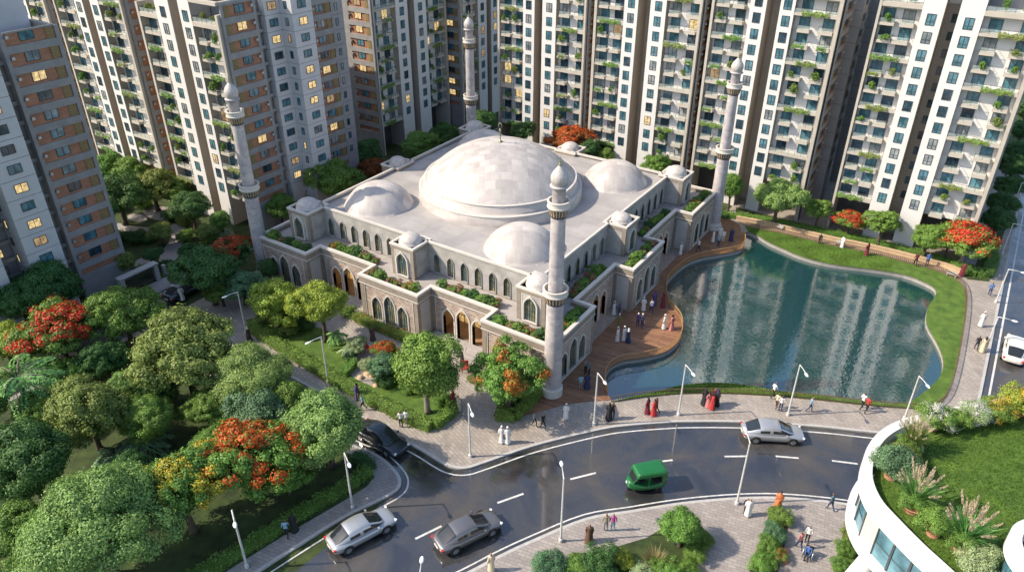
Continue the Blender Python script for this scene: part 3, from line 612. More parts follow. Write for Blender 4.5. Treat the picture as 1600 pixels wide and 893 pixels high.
def brick_face(t, M, s0, s1, ztop, rr, zsh=0.0, lit=.1, louvre_right=True, nf=NF, dimside=0):
    """concrete gable with a brick panel, a window, a louvre and an air conditioner on each storey; local frame M, outward -Y"""
    m = MB(); m.M = M
    m.face([(s0, 0, 0), (s1, 0, 0), (s1, 0, ztop), (s0, 0, ztop)], 0); e = .35
    d = .14
    m.box(s0, -d, 0, s0 + e, -.004, ztop, 1); m.box(s1 - e, -d, 0, s1, -.004, ztop, 1)
    zt = Z0 + FH * (nf - 1) + .62 + zsh
    m.box(s0 + e, -d, zt, s1 - e, -.004, ztop, 1)
    for k in range(nf):
        z = Z0 + FH * k + zsh; m.box(s0 + e, -d, z - 1.15, s1 - e, -.004, z - .52, 1)
    m.box(s0 + e, -d, 0, s1 - e, -.004, Z0 - 1.75 + zsh, 1)
    m.build('brick_gable', M_('orange_brick', 'concrete'), t)
    wd = s1 - s0
    la = s1 - e - .78 if louvre_right else s0 + e + .08; xa = s0 + e + .05 if louvre_right else s1 - e - .33
    ex = M.to_3x3() @ Vector((1, 0, 0)); az = math.atan2(ex.y, ex.x)
    for k in range(nf):
        z = Z0 + FH * k + zsh; put('louvre_panel', LOUV, t, M @ Vector((la, 0, z)), az); put('air_conditioner', ACU, t, M @ Vector((xa, 0, z)), az)
    for k in range(nf): add_window(t, 'brick', M @ Matrix.Translation((0, -.02, 0)), s0 + wd * (.45 if louvre_right else .55), Z0 + FH * k + .13 + zsh, rr, lit)
def panel_face(t, M, s0, s1, ztop, rr, win='panel', wx=.5, lit=.25, mat='panel_white', nf=NF, zsh=0.0, ret=None, every=1):
    """pale cladding panels one storey high with dark joints; ret = depth of side returns"""
    m = MB(); m.M = M; D = ret or .3
    m.box(s0 + .02, .03, 0, s1 - .02, D, ztop - .02, 1)
    zs = [0.0] + [Z0 - .85 + FH * k + zsh for k in range(nf + 1)]
    zs = [z for z in zs if z < ztop - .5] + [ztop]
    for a, b in zip(zs[:-1], zs[1:]): m.box(s0, 0, a + .02, s1, D - .004, b - .02, 0)
    m.build('panel_wall', M_(mat, 'seam'), t)
    for k in range(0, nf, every): add_window(t, win, M @ Matrix.Translation((0, -.01, 0)), s0 + (s1 - s0) * wx, Z0 + FH * k + .05 + zsh, rr, lit)
def recess_face(t, M, s0, s1, ztop, rr, mat='concrete', lit=.3, nf=NF, zsh=0.0):
    m = MB(); m.M = M
    m.face([(s0, 0, 0), (s1, 0, 0), (s1, 0, ztop), (s0, 0, ztop)], 0)
    for k in range(nf): z = Z0 + FH * k + zsh; m.box(s0, -.45, z - .75, s1, -.002, z - .42, 0)
    m.build('recess_wall', M_(mat), t)
    for k in range(nf): add_window(t, 'slim', M @ Matrix.Translation((0, -.01, 0)), (s0 + s1) / 2, Z0 + FH * k + .1 + zsh, rr, lit)
T, RZ = Matrix.Translation, lambda a: Matrix.Rotation(a, 4, 'Z')
GB = 'white apartment blocks with planted balconies'
YF = 25.65
# along the far shore: three joined blocks and one detached block, facades facing the mosque
rr = random.Random(11)
b4a = white_block('apartment_block', 'white apartment block rising directly behind the main dome, half in shade', GB, 0, YF, 0, (-17.9, -17.6, -13.9, -12.18, -11.0, -8.97, -5.0, -4.72), 29, rr, 'behind the dome', zb=26.7, dens=.48)
b4b = white_block('apartment_block', 'white apartment block behind the front minaret tip, between two brick recesses', GB, 0, YF, 0, (-3.6, -3.25, .38, 2.13, 3.7, 5.67, 9.65, 9.95), 29, rr, 'behind the roof', zb=26.7, dens=.48)
b4c = white_block('apartment_block', 'white apartment block directly behind the minaret at the lake, brick gable on one side', GB, 0, YF, 0, (11.0, 11.3, 15.29, 17.02, 18.48, 20.01, 24.38, 24.75), 29, rr, 'at the lake minaret', zb=25.1, dens=.5, back=4.25)
b5 = white_block('apartment_block', 'detached white apartment block beside the straight road, in full sun', GB, 0, YF, 0, (28.05, 28.3, 31.98, 33.91, 35.15, 37.25, 42.0, 42.35), 29, rr, 'by the straight road', zb=25.1, dens=.52, lit=.015)
for t, xx, yt in ((b4a, -4.72, 26.7), (b4b, 9.95, 26.7)):
    MX = T((xx + .15, 0, 0)) @ RZ(R(90)); brick_face(t, MX, .35, 4.6, yt, rr, lit=0)
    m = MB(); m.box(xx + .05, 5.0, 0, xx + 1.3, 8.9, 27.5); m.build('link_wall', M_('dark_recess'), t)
MX = T((24.9, 0, 0)) @ RZ(R(90)); brick_face(b4c, MX, .35, 4.2, 25.3, rr, lit=.02, louvre_right=False)
recess_face(b4c, MX @ T((0, .5, 0)), 4.2, 5.4, 25.3, rr, lit=.0); panel_face(b4c, MX @ T((0, -.9, 0)), 5.4, 8.0, 25.3, rr, lit=.02, mat='panel_grey', ret=1.2)
recess_face(b4c, MX @ T((0, .5, 0)), 8.0, 9.0, 25.3, rr, lit=.0); brick_face(b4c, MX, 9.0, 13.5, 25.3, rr, lit=.02)
recess_face(b4c, MX @ T((0, .5, 0)), 13.5, 14.5, 25.3, rr, lit=.0); panel_face(b4c, MX @ T((0, -.9, 0)), 14.5, 18, 25.3, rr, lit=.02, mat='panel_grey', ret=1.2); brick_face(b4c, MX, 18, 23, 25.3, rr, lit=.0)
m = MB(); m.box(20, 23, 0, 34, 30, 30); m.box(33, 23.1, 0, 40, 30.1, 26); m.build('end_wing', M_('concrete'), b4c)
m = MB(); m.box(11.1, 4.3, 0, 24.3, 23, 25); m.build('rear_wing', M_('concrete'), b4c)
MX = T((42.5, 0, 0)) @ RZ(R(90)); panel_face(b5, MX, .3, 9, 25.5, rr, lit=.0, mat='panel_grey', every=2)
m = MB(); m.box(33.95, -.02, 2.1, 35.6, .0, 2.75, 0); m.box(34.95, -.035, 2.22, 35.3, -.021, 2.62, 1)
for k in range(6): m.box(34.08 + k * .135, -.035, 2.38, 34.17 + k * .135, -.021, 2.52, 2)
m.M = T((0, .0, 0)); m.build('sign_board', M_('dark_recess', 'flower_red', 'plaster_white'), b5)
# left: blocks facing the residents' garden, gable ends towards the mosque
rr = random.Random(5)
YB = -11.8
b2a = white_block('apartment_block', 'tall white apartment block behind the left minaret, sunlit front and brick gable', GB, 0, YB, 0, (-38.9, -38.55, -35.4, -33.0, -31.4, -29.6, -25.75, -25.42), 29.5, rr, 'by the garden minaret', zb=22.9, back=4.55, dens=.45, nz=11, zsh=-.5)
b2b = white_block('apartment_block', 'white apartment block between the grey corner tower and the left minaret block', GB, 0, YB, 0, (-55.8, -55.5, -51.1, -49.4, -47.8, -46.1, -42.0, -41.7), 30, rr, 'mid left', zb=26.7, dens=.38)
b2c = white_block('apartment_block', 'white apartment block showing only balconies beyond the grey corner tower roof', GB, 0, YB, 0, (-72, -71.6, -67.5, -65.8, -64, -62.3, -58.4, -58.0), 30, rr, 'far left', zb=26.7, dens=.38)
for t, xx, sp in ((b2b, -41.7, 2.75), (b2c, -58.0, 2.1)):
    MX = T((xx + .15, 0, 0)) @ RZ(R(90)); brick_face(t, MX, .35, 4.6, 27, rr, lit=0)
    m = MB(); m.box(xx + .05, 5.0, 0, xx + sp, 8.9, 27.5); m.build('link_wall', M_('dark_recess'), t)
X2 = -25.3; MX = T((X2, 0, 0)) @ RZ(R(90)); y0 = -YB
def ys(y): return y - YB
brick_face(b2a, MX, .3, ys(-7.2), 24.9, rr, lit=.04, louvre_right=False, zsh=.25)
recess_face(b2a, MX @ T((0, .7, 0)), ys(-7.2), ys(-6.3), 24.5, rr, lit=.45)
panel_face(b2a, MX @ T((0, -.25, 0)), ys(-6.3), ys(-4.3), 25.0, rr, lit=.32, ret=.9)
panel_face(b2a, MX @ T((0, -2.1, 0)), ys(-4.3), ys(-1.5), 26.2, rr, lit=.42, ret=2.4)
MS = T((X2 + .1, ys(-4.3), 0)); 
for k in range(NF + 1): add_window(b2a, 'slim', MS @ T((0, -.01, 0)), 1.1, Z0 + FH * k + .05, rr, .2)
recess_face(b2a, MX @ T((0, .7, 0)), ys(-1.5), ys(-.2), 26, rr, lit=.2)
brick_face(b2a, MX, ys(-.2), ys(3.4), 27.5, rr, lit=.1, zsh=.3, nf=NF + 1)
panel_face(b2a, MX @ T((0, .6, 0)), ys(3.4), ys(5.6), 28, rr, lit=.0, win='slim', mat='panel_grey', ret=1.0)
m = MB(); m.box(X2 - 12.5, ys(-7.2), 0, X2 - .9, ys(5.6), 24.4, 0); m.box(X2 - 32, ys(-2), 0, X2 - 12.6, ys(4.0), 26, 0); m.box(-38, 2.5, 24.4, -26.5, 14, 24.6, 1)  # long second box is unseen, added to shade the gable of the next block
m.box(-29.55, 0.02, 24.75, -25.4, .5, 25.1, 2); m.box(-25.7, 0.5, 24.75, X2 - .01, ys(-7.2), 25.1, 2)
m.build('rear_wing', M_('concrete', 'red_roof', 'fin_beige'), b2a)
# shaded blocks facing the mosque flank
XF = -29.8
b3a = white_block('apartment_block', 'shaded white apartment block left of the rear minaret, planted balconies, brick gable', GB, XF, 14.4, R(90), (.15, .4, 4.6, 7.0, 8.4, 10.9, 15.0, 15.4), 30, rr, 'left of the rear minaret', zb=26.7, lit=.09, dens=.52)
b3b = white_block('apartment_block', 'shaded white apartment block directly behind the rear minaret', GB, XF + 1.9, 30.6, R(90), (.15, .4, 4.4, 6.6, 7.8, 9.8, 13.6, 14), 30, rr, 'behind the rear minaret', zb=26.7, lit=.1, dens=.52)
for t, wd in ((b3a, 4.4), (b3b, 3.4)):
    MX = T((0, 0, 0)) @ RZ(R(-90)) @ T((-wd, 0, 0)); brick_face(t, MX, 0, wd, 27.2, rr, lit=.3, nf=NF + 1)
m = MB(); m.box(0, 4.4, 0, 3, 13, 27); m.build('rear_wing', M_('concrete'), b3a)
# the grey tower at the left corner of the view
rr = random.Random(21)
b1 = thing('corner_tower', 'grey corner tower with brick panels, pale cladding and a red terrace roof', 'apartment block', (-28.5, -30.5, 0), R(90))
MI = Matrix.Identity(4)
brick_face(b1, MI, 0, 4.9, 25.1, rr, lit=.04, zsh=-.9, nf=NF + 1)
recess_face(b1, T((0, .9, 0)), -1.2, 0, 24.2, rr, lit=.3, zsh=-.4)
panel_face(b1, T((0, -1.4, 0)), -4.2, -1.2, 24.2, rr, lit=.35, ret=2.6, zsh=-.6, nf=NF + 1)
MS = T((-4.2, 0, 0)) @ RZ(R(-90))
for k in range(NF): add_window(b1, 'slim', MS @ T((0, -.01, 0)), -.4, Z0 + FH * k - .5, rr, .25)
recess_face(b1, T((0, 1.3, 0)), -6.2, -4.2, 24.2, rr, lit=.5, mat='concrete')
panel_face(b1, T((0, -1.4, 0)), -10.5, -6.2, 24.2, rr, lit=.3, ret=2.8, zsh=-.6, nf=NF)
m = MB(); m.box(-10.4, 1.4, 0, -.02, 12, 23.9, 0); m.box(0, .02, 0, 4.9, 12, 24.4, 0)
m.box(-.2, 0, 24.4, 0.15, 12, 25.1, 2); m.box(4.65, .02, 24.4, 4.9, 12, 25.1, 2); m.face([(.15, .1, 24.42), (4.65, .1, 24.42), (4.65, 12, 24.42), (.15, 12, 24.42)], 1); m.box(.15, .02, 24.43, 4.65, .25, 25.09, 2)
m.build('body_wall', M_('concrete', 'red_roof', 'fin_beige'), b1)
m = MB(); m.box(-9, 3.2, 24.4, 4.3, 11.5, 28.2, 0); m.box(-9.2, 3.0, 28.2, 4.5, 11.7, 28.5, 0); m.build('penthouse', M_('panel_white'), b1)
# ------------------------------------------------------------------ the mosque
HX, HY = 17.05, 17.9; B1X, B2X = 3.4, 10.35; B1Y, B2Y = 3.35, 10.9; RX, RY = 15.2, 16.0; ZP = 4.85; ZT = 4.35
POD = [(-HX, -HY), (-B2X, -HY), (-B2X, -RY), (-B1X, -RY), (-B1X, -HY), (B1X, -HY), (B1X, -RY), (B2X, -RY), (B2X, -HY), (HX, -HY),
       (HX, -B2Y), (RX, -B2Y), (RX, -B1Y), (HX, -B1Y), (HX, B1Y), (RX, B1Y), (RX, B2Y), (HX, B2Y), (HX, HY),
       (B2X, HY), (B2X, RY), (B1X, RY), (B1X, HY), (-B1X, HY), (-B1X, RY), (-B2X, RY), (-B2X, HY), (-HX, HY),
       (-HX, B2Y), (-RX, B2Y), (-RX, B1Y), (-HX, B1Y), (-HX, -B1Y), (-RX, -B1Y), (-RX, -B2Y), (-HX, -B2Y)]
mosque = thing('mosque', 'pale stone mosque with shallow main dome, four smaller domes and arched windows', 'mosque', (0, 0, 0))
def off_poly(poly, d):
    out = []; n = len(poly)
    for i in range(n):
        a, b, c = Vector(poly[i - 1]), Vector(poly[i]), Vector(poly[(i + 1) % n])
        t1, t2 = (b - a).normalized(), (c - b).normalized(); n1, n2 = Vector((t1.y, -t1.x)), Vector((t2.y, -t2.x))
        out.append((b.x + (n1.x + n2.x) * d, b.y + (n1.y + n2.y) * d))
    return out
def arch(cx, z0, w_, hs, ht, n=9):
    p = [(cx - w_ / 2, z0), (cx + w_ / 2, z0)]; q = []
    for i in range(n + 1):
        s = i / n; q.append((w_ / 2 * (1 - s ** 2.2) ** .92, z0 + hs + (ht - hs) * s))
    return p + [(cx + a, z) for a, z in q[:-1]] + [(cx, z0 + ht)] + [(cx - a, z) for a, z in reversed(q[:-1])]
def arch_frame(m, cx, z0, w_, hs, ht, fw, y0, y1, mi):
    a = arch(cx, z0, w_, hs, ht)[1:] + arch(cx, z0, w_, hs, ht)[:1]; b = arch(cx, z0, w_ + 2 * fw, hs, ht + fw * 1.5)[1:] + arch(cx, z0, w_ + 2 * fw, hs, ht + fw * 1.5)[:1]
    for i in range(len(a) - 1):
        p, q, r_, s = a[i], a[i + 1], b[i + 1], b[i]
        m.face([(p[0], y0, p[1]), (s[0], y0, s[1]), (r_[0], y0, r_[1]), (q[0], y0, q[1])], mi)
        m.face([(s[0], y0, s[1]), (s[0], y1, s[1]), (r_[0], y1, r_[1]), (r_[0], y0, r_[1])], mi)
        m.face([(q[0], y0, q[1]), (q[0], y1, q[1]), (p[0], y1, p[1]), (p[0], y0, p[1])], mi)
def arch_window(name, w_, hs, ht, fw, nv, nh, y_pane=.12, gl='glass_mosque', sur='stone_white'):
    """pointed window with stone surround, base at z 0, outward -Y"""
    m = MB(); arch_frame(m, 0, 0, w_, hs, ht, fw, -.09, y_pane + .02, 0)
    m.box(-w_ / 2 - fw, -.12, -.09, w_ / 2 + fw, .02, 0, 0)
    o = arch(0, 0, w_, hs, ht); m.face([(x, y_pane, z) for x, z in o], 1)
    for k in range(1, nv):
        x = -w_ / 2 + w_ * k / nv; f = abs(x) / (w_ / 2); zt = hs + (ht - hs) * (1 - f) ** .55; m.box(x - .016, y_pane - .035, .01, x + .016, y_pane - .004, zt, 2)
    for k in range(1, nh): z = hs * k / (nh - 1); m.box(-w_ / 2 + .01, y_pane - .03, z - .018, w_ / 2 - .01, y_pane - .006, z + .018, 2)
    # trefoil tracery ring in the head
    rr_ = w_ * .24; zc = hs + (ht - hs) * .22; pts = [(rr_ * math.cos(a / 10 * math.tau), y_pane - .02, zc + rr_ * math.sin(a / 10 * math.tau)) for a in range(11)]
    m.tube(pts, .018, 4, 2, False)
    return m.mesh(name, M_(sur, gl, 'rail_dark'))
WBIG = arch_window('window_arched', 1.22, 2.1, 3.15, .12, 5, 5); WSIDE = arch_window('window_arched_side', 1.14, 1.65, 2.55, .12, 4, 4)
WUP = arch_window('window_upper', .68, 1.3, 1.92, .05, 3, 4, .1, sur='stone_grey'); WTOW = arch_window('window_tower', 1.18, 1.4, 2.25, .12, 5, 4, .1)
# podium: walls, mouldings, pilaster strips
PW = MB(); TR = MB()
n = len(POD); entr = MB()
for i in range(n):
    a, b = Vector(POD[i]), Vector(POD[(i + 1) % n]); L = (b - a).length; t = (b - a).normalized(); ang = math.atan2(t.y, t.x)
    M = T((a.x, a.y, 0)) @ RZ(ang); PW.M = M; TR.M = M; entr.M = M
    prev, nxt = Vector(POD[i - 1]), Vector(POD[(i + 2) % n])
    bay = L > 5.5 and ((abs(abs(a.x) - HX) < .01 and abs(abs(b.x) - HX) < .01) or (abs(abs(a.y) - HY) < .01 and abs(abs(b.y) - HY) < .01))
    ret = L < 3
    rect = [(0, 0), (L, 0), (L, ZP - .2), (0, ZP - .2)]
    front = (t.x > .9 and a.y < 0) or (t.y > .9 and a.x > 0)
    if ret:
        PW.wallface(rect, [], 0, 1)
        m = TR; m.box(.0, -.05, .0, .28, -.002, ZP - .72, 1); m.box(L - .28, -.05, 0, L, -.002, ZP - .72, 1); m.box(.28, -.03, 3.75, L - .28, -.002, ZP - .72, 1); m.box(.28, -.05, 0, L - .28, -.002, .35, 1)
    elif bay:
        holes = []
        for k, (w_, hs, ht, z0) in enumerate(((1.14, 1.65, 2.55, .42), (1.22, 2.1, 3.15, .40), (1.14, 1.65, 2.55, .42))):
            cx = L / 2 + (k - 1) * 1.54
            if front or True: holes.append(arch(cx, z0, w_, hs, ht))
        PW.wallface(rect, holes, 0, 0, .25, 2)
        for k in range(3):
            cx = L / 2 + (k - 1) * 1.54; o = put('window', WBIG if k == 1 else WSIDE, mosque, M @ Vector((cx, 0, .40 if k == 1 else .42)), ang)
            if not front: continue
            o.material_slots[1].link = 'OBJECT'; o.material_slots[1].material = MATS['glass_mosque']
        TR.box(0, -.06, 0, .42, -.002, ZP - .72, 1); TR.box(L - .42, -.06, 0, L, -.002, ZP - .72, 1); TR.box(.42, -.05, 0, L - .42, -.002, .38, 1)
        for x in (.50, L - .56): TR.box(x, -.07, .38, x + .06, -.002, 3.92, 0)
        TR.box(.50, -.07, 3.92, L - .50, -.002, 3.99, 0)
        TR.box(.42, -.10, .24, L - .42, -.052, .31, 0)
    else:
        holes = []; xs_ = L / 2; spec = ((xs_ - 1.62, 1.22, 2.05, 3.0), (xs_, 1.34, 2.35, 3.42), (xs_ + 1.62, 1.22, 2.05, 3.0))
        for cx, w_, hs, ht in spec: holes.append(arch(cx, .02, w_, hs, ht))
        PW.wallface(rect, holes, 0, 0, .35, 2)
        for cx, w_, hs, ht in spec: arch_frame(TR, cx, .02, w_, hs, ht, .13, -.10, .36, 0)
        for x in (.42, L - .48): TR.box(x, -.06, .38, x + .06, -.002, 3.92, 0)
        TR.box(.42, -.06, 3.92, L - .42, -.002, 3.99, 0); TR.box(0, -.05, 0, .35, -.002, ZP - .72, 1); TR.box(L - .35, -.05, 0, L, -.002, ZP - .72, 1)
        # lobby behind the open arches
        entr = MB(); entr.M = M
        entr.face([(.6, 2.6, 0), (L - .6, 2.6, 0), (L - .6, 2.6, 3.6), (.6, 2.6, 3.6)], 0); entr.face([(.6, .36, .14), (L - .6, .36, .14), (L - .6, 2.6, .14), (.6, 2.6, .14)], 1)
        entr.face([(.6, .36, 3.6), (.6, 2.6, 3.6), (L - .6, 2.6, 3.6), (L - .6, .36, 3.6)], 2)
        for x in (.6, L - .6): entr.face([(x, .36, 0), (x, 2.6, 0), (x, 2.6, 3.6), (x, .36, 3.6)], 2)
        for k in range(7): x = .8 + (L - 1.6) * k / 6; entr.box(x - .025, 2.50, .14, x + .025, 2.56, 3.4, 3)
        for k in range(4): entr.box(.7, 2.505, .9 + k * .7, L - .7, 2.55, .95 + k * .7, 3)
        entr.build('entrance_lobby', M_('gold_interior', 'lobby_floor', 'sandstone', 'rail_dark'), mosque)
PW.build('podium_wall', M_('stone_brick', 'concrete_light', 'stone_white'), mosque)
TR.M = Matrix.Identity(4)
def ring(m, d0, d1, z0, z1, mi, poly=POD):
    o, i_ = off_poly(poly, d0), off_poly(poly, d1)
    m.prism(o, z0, z1, mi, mi, holes=[i_]); 
    m.prism(o, z0, z0 + .001, mi, mi, holes=[i_], sides=False)
TR.build('pilaster_trim', M_('stone_white', 'stone_dark'), mosque)
m = MB(); ring(m, .07, -.3, ZP - .80, ZP - .20, 1); ring(m, .11, -.28, ZP - .88, ZP - .802, 0); ring(m, .14, -.20, ZP - .198, ZP, 0)
m.build('parapet', M_('stone_white', 'stone_dark'), mosque)
m = MB(); m.prism(off_poly(POD, -.35), ZT - .5, ZT, 0, 0); m.build('terrace', M_('terrace_floor'), mosque)
# entrance steps
for (x0, y0, x1, y1, ang) in ((-B2X + .4, -RY, -B1X - .4, -RY, 0), (B1X + .4, -RY, B2X - .4, -RY, 0)):
    s = MB(); 
    for k in range(4): s.box(x0 + .02 * k, -RY - 1.9 + k * .45, .1, x1 - .02 * k, -RY - .11, .18 + k * .06, 0)
    s.build('entrance_step', M_('terrace_floor'), mosque)
# upper hall
UX, UY, ZR = 13.05, 13.35, 7.55
UP_ = [(-UX, -UY), (UX, -UY), (UX, UY), (-UX, UY)]
uw = MB(); ut = MB()
for i in range(4):
    a, b = Vector(UP_[i]), Vector(UP_[(i + 1) % 4]); L = (b - a).length; t = (b - a).normalized(); ang = math.atan2(t.y, t.x); M = T((a.x, a.y, 0)) @ RZ(ang); uw.M = M; ut.M = M
    cxs = []
    for s0, s1 in ((.95, L / 2 - 1.3), (L / 2 + 1.3, L - .95)):
        nn = 7; st = (s1 - s0) / nn; cxs += [s0 + st * (k + .5) for k in range(nn)]
    uw.wallface([(0, ZT - .3), (L, ZT - .3), (L, ZR - .12), (0, ZR - .12)], [arch(c, 4.55, .68, 1.3, 1.92) for c in cxs], 0, 0, .2, 0)
    for c in cxs: put('window', WUP, mosque, M @ Vector((c, 0, 4.55)), ang)
    ut.box(.2, -.05, ZT, L - .2, -.003, 4.43, 0)
uw.build('upper_wall', M_('stone_grey'), mosque); ut.build('base_course', M_('stone_dark'), mosque)
m = MB(); ring(m, .09, -.13, ZR - .2, ZR, 0, UP_); m.build('roof_parapet', M_('stone_white'), mosque)
m = MB(); m.prism([(-UX + .1, -UY + .1), (UX - .1, -UY + .1), (UX - .1, UY - .1), (-UX + .1, UY - .1)], 6.6, 7.15, 0, 0); m.build('roof', M_('roof_slab'), mosque)
# towers at corners and mid sides, each with a window on the outward faces and a small cupola
def tower(cx, cy, w_, d_, faces):
    t = put('corner_tower', None, mosque, (cx, cy, 0)); m = MB(); hx, hy = w_ / 2, d_ / 2
    m = MB(); m.box(-hx, -hy, ZT - .5, hx, hy, ZR - .18, 1)
    for q in range(4):
        m.M = RZ(q * R(90)); a_, b_ = (hx, hy) if q % 2 == 0 else (hy, hx); m.box(-a_ + .36, -b_ - .02, ZT + .1, a_ - .36, -b_ + .01, ZR - .56, 0)
    m.M = Matrix.Identity(4)
    m.box(-hx - .06, -hy - .06, ZR - .5, hx + .06, hy + .06, ZR - .181, 1)
    for sx in (-1, 1):
        for sy in (-1, 1): m.box(sx * hx - .14 - .0, sy * hy - .14, ZT - .4, sx * hx + .14, sy * hy + .14, ZR - .502, 1) if False else m.box(sx * (hx - .15) - .18, sy * (hy - .15) - .18, ZT - .4, sx * (hx - .15) + .18, sy * (hy - .15) + .18, ZR - .502, 1)
    mm = t
    o = m.build('tower_wall', M_('stone_grey', 'stone_dark'), None)
    o.parent = t
    r = MB(); P = [(-hx, -hy), (hx, -hy), (hx, hy), (-hx, hy)]; ring(r, .12, -.12, ZR - .18, ZR, 0, P); r.build('tower_parapet', M_('stone_white'), t)
    r = MB(); r.prism(off_poly(P, -.1), ZR - .3, ZR - .18, 0, 0); r.build('tower_roof', M_('terrace_floor'), t)
    rad = min(hx, hy) * .84
    d = MB(); d.lathe([(rad * 1.04, ZR - .2), (rad * 1.04, ZR - .02)] + [(rad * math.cos(a), ZR - .02 + rad * .72 * math.sin(a)) for a in [R(q) for q in range(0, 90, 10)]] + [(0, ZR - .02 + rad * .72)], 24); d.build('cupola', M_('marble_dome_small'), t, True, None)
    for ang, dd in faces:
        ex = Vector((math.sin(ang), -math.cos(ang), 0)); dist = hy if abs(ex.y) > .5 else hx
        win = put('window', WTOW, t, ex * (dist + .125) + Vector((0, 0, 4.58)), ang)
        fr = MB(); fr.M = RZ(ang); y = -(dist + .035)
        fr.box(-.93, y, 4.5, -.87, y + .01, 7.0, 0); fr.box(.87, y, 4.5, .93, y + .01, 7.0, 0); fr.box(-.87, y, 6.94, .87, y + .01, 7.0, 0)
        fr.build('trim', M_('stone_white'), t)
FA = {'S': (0, 0), 'E': (R(90), 0), 'N': (R(180), 0), 'W': (R(-90), 0)}
CTX, CTY = 13.55, 14.1
for cx, cy, fs in ((-CTX, -CTY, 'SW'), (CTX, -CTY, 'SE'), (CTX, CTY, 'EN'), (-CTX, CTY, 'NW')): tower(cx, cy, 2.7, 2.7, [FA[f] for f in fs])
tower(-.2, -14.2, 2.55, 2.5, [FA['S']]); tower(.2, 14.2, 2.55, 2.5, [FA['N']]); tower(13.75, .4, 2.3, 2.6, [FA['E']]); tower(-13.75, -.4, 2.3, 2.6, [FA['W']])
# domes
zb_ = 7.1
rc = 10.6; cap = [(math.sqrt(max(0, rc ** 2 - (z + rc - 3.45) ** 2)), z) for z in [3.45 * k / 12 for k in range(13)]]
DP = [(8.45, zb_), (8.38, zb_ + 1.05), (8.30, zb_ + 1.16), (7.98, zb_ + 1.18), (7.9, zb_ + 1.22), (7.82, zb_ + 1.95), (7.72, zb_ + 2.04), (7.52, zb_ + 2.07)]
m = MB(); m.lathe(DP, 96); m.build('dome_drum', M_('marble_dome'), mosque, True)
m = MB(); m.lathe([(r_ * 7.56 / cap[0][0], zb_ + 2.06 + z) for r_, z in cap[:-1]] + [(0, zb_ + 5.51)], 96); m.build('main_dome', M_('marble_cap'), mosque, True)
m = MB(); m.lathe([(8.40, zb_ + 1.06), (8.43, zb_ + 1.08), (8.42, zb_ + 1.15), (8.2, zb_ + 1.185)], 96); m.lathe([(7.84, zb_ + 1.98), (7.87, zb_ + 2.0), (7.86, zb_ + 2.05), (7.68, zb_ + 2.07)], 96); m.build('dome_rim', M_('stone_white'), mosque)
m = MB(); z = zb_ + 5.5; m.lathe([(.22, z), (.2, z + .12), (.06, z + .2), (.05, z + .55), (.13, z + .65), (.05, z + .78), (.04, z + 1.0), (.16, z + 1.15), (.0, z + 1.5)], 12)
m.tube([(.22 * math.cos(a) , 0, z + 1.72 + .22 * math.sin(a)) for a in [R(q) for q in range(-50, 240, 20)]], .04, 5); m.build('finial', M_('bronze'), mosque, True)
for sx in (-1, 1):
    for sy in (-1, 1):
        m = MB(); rd = 3.45; h = 2.2; rc2 = (rd ** 2 + h ** 2) / (2 * h)
        pr = [(rd + .06, 0), (rd + .02, .1)] + [(math.sqrt(max(0, rc2 ** 2 - (z + rc2 - h) ** 2)), z + .1) for z in [h * k / 10 for k in range(10)]] + [(0, h + .1)]
        m.lathe(pr, 56); m.build('side_dome', M_('marble_cap'), mosque, True, (sx * 8.6, sy * 9.2, zb_))
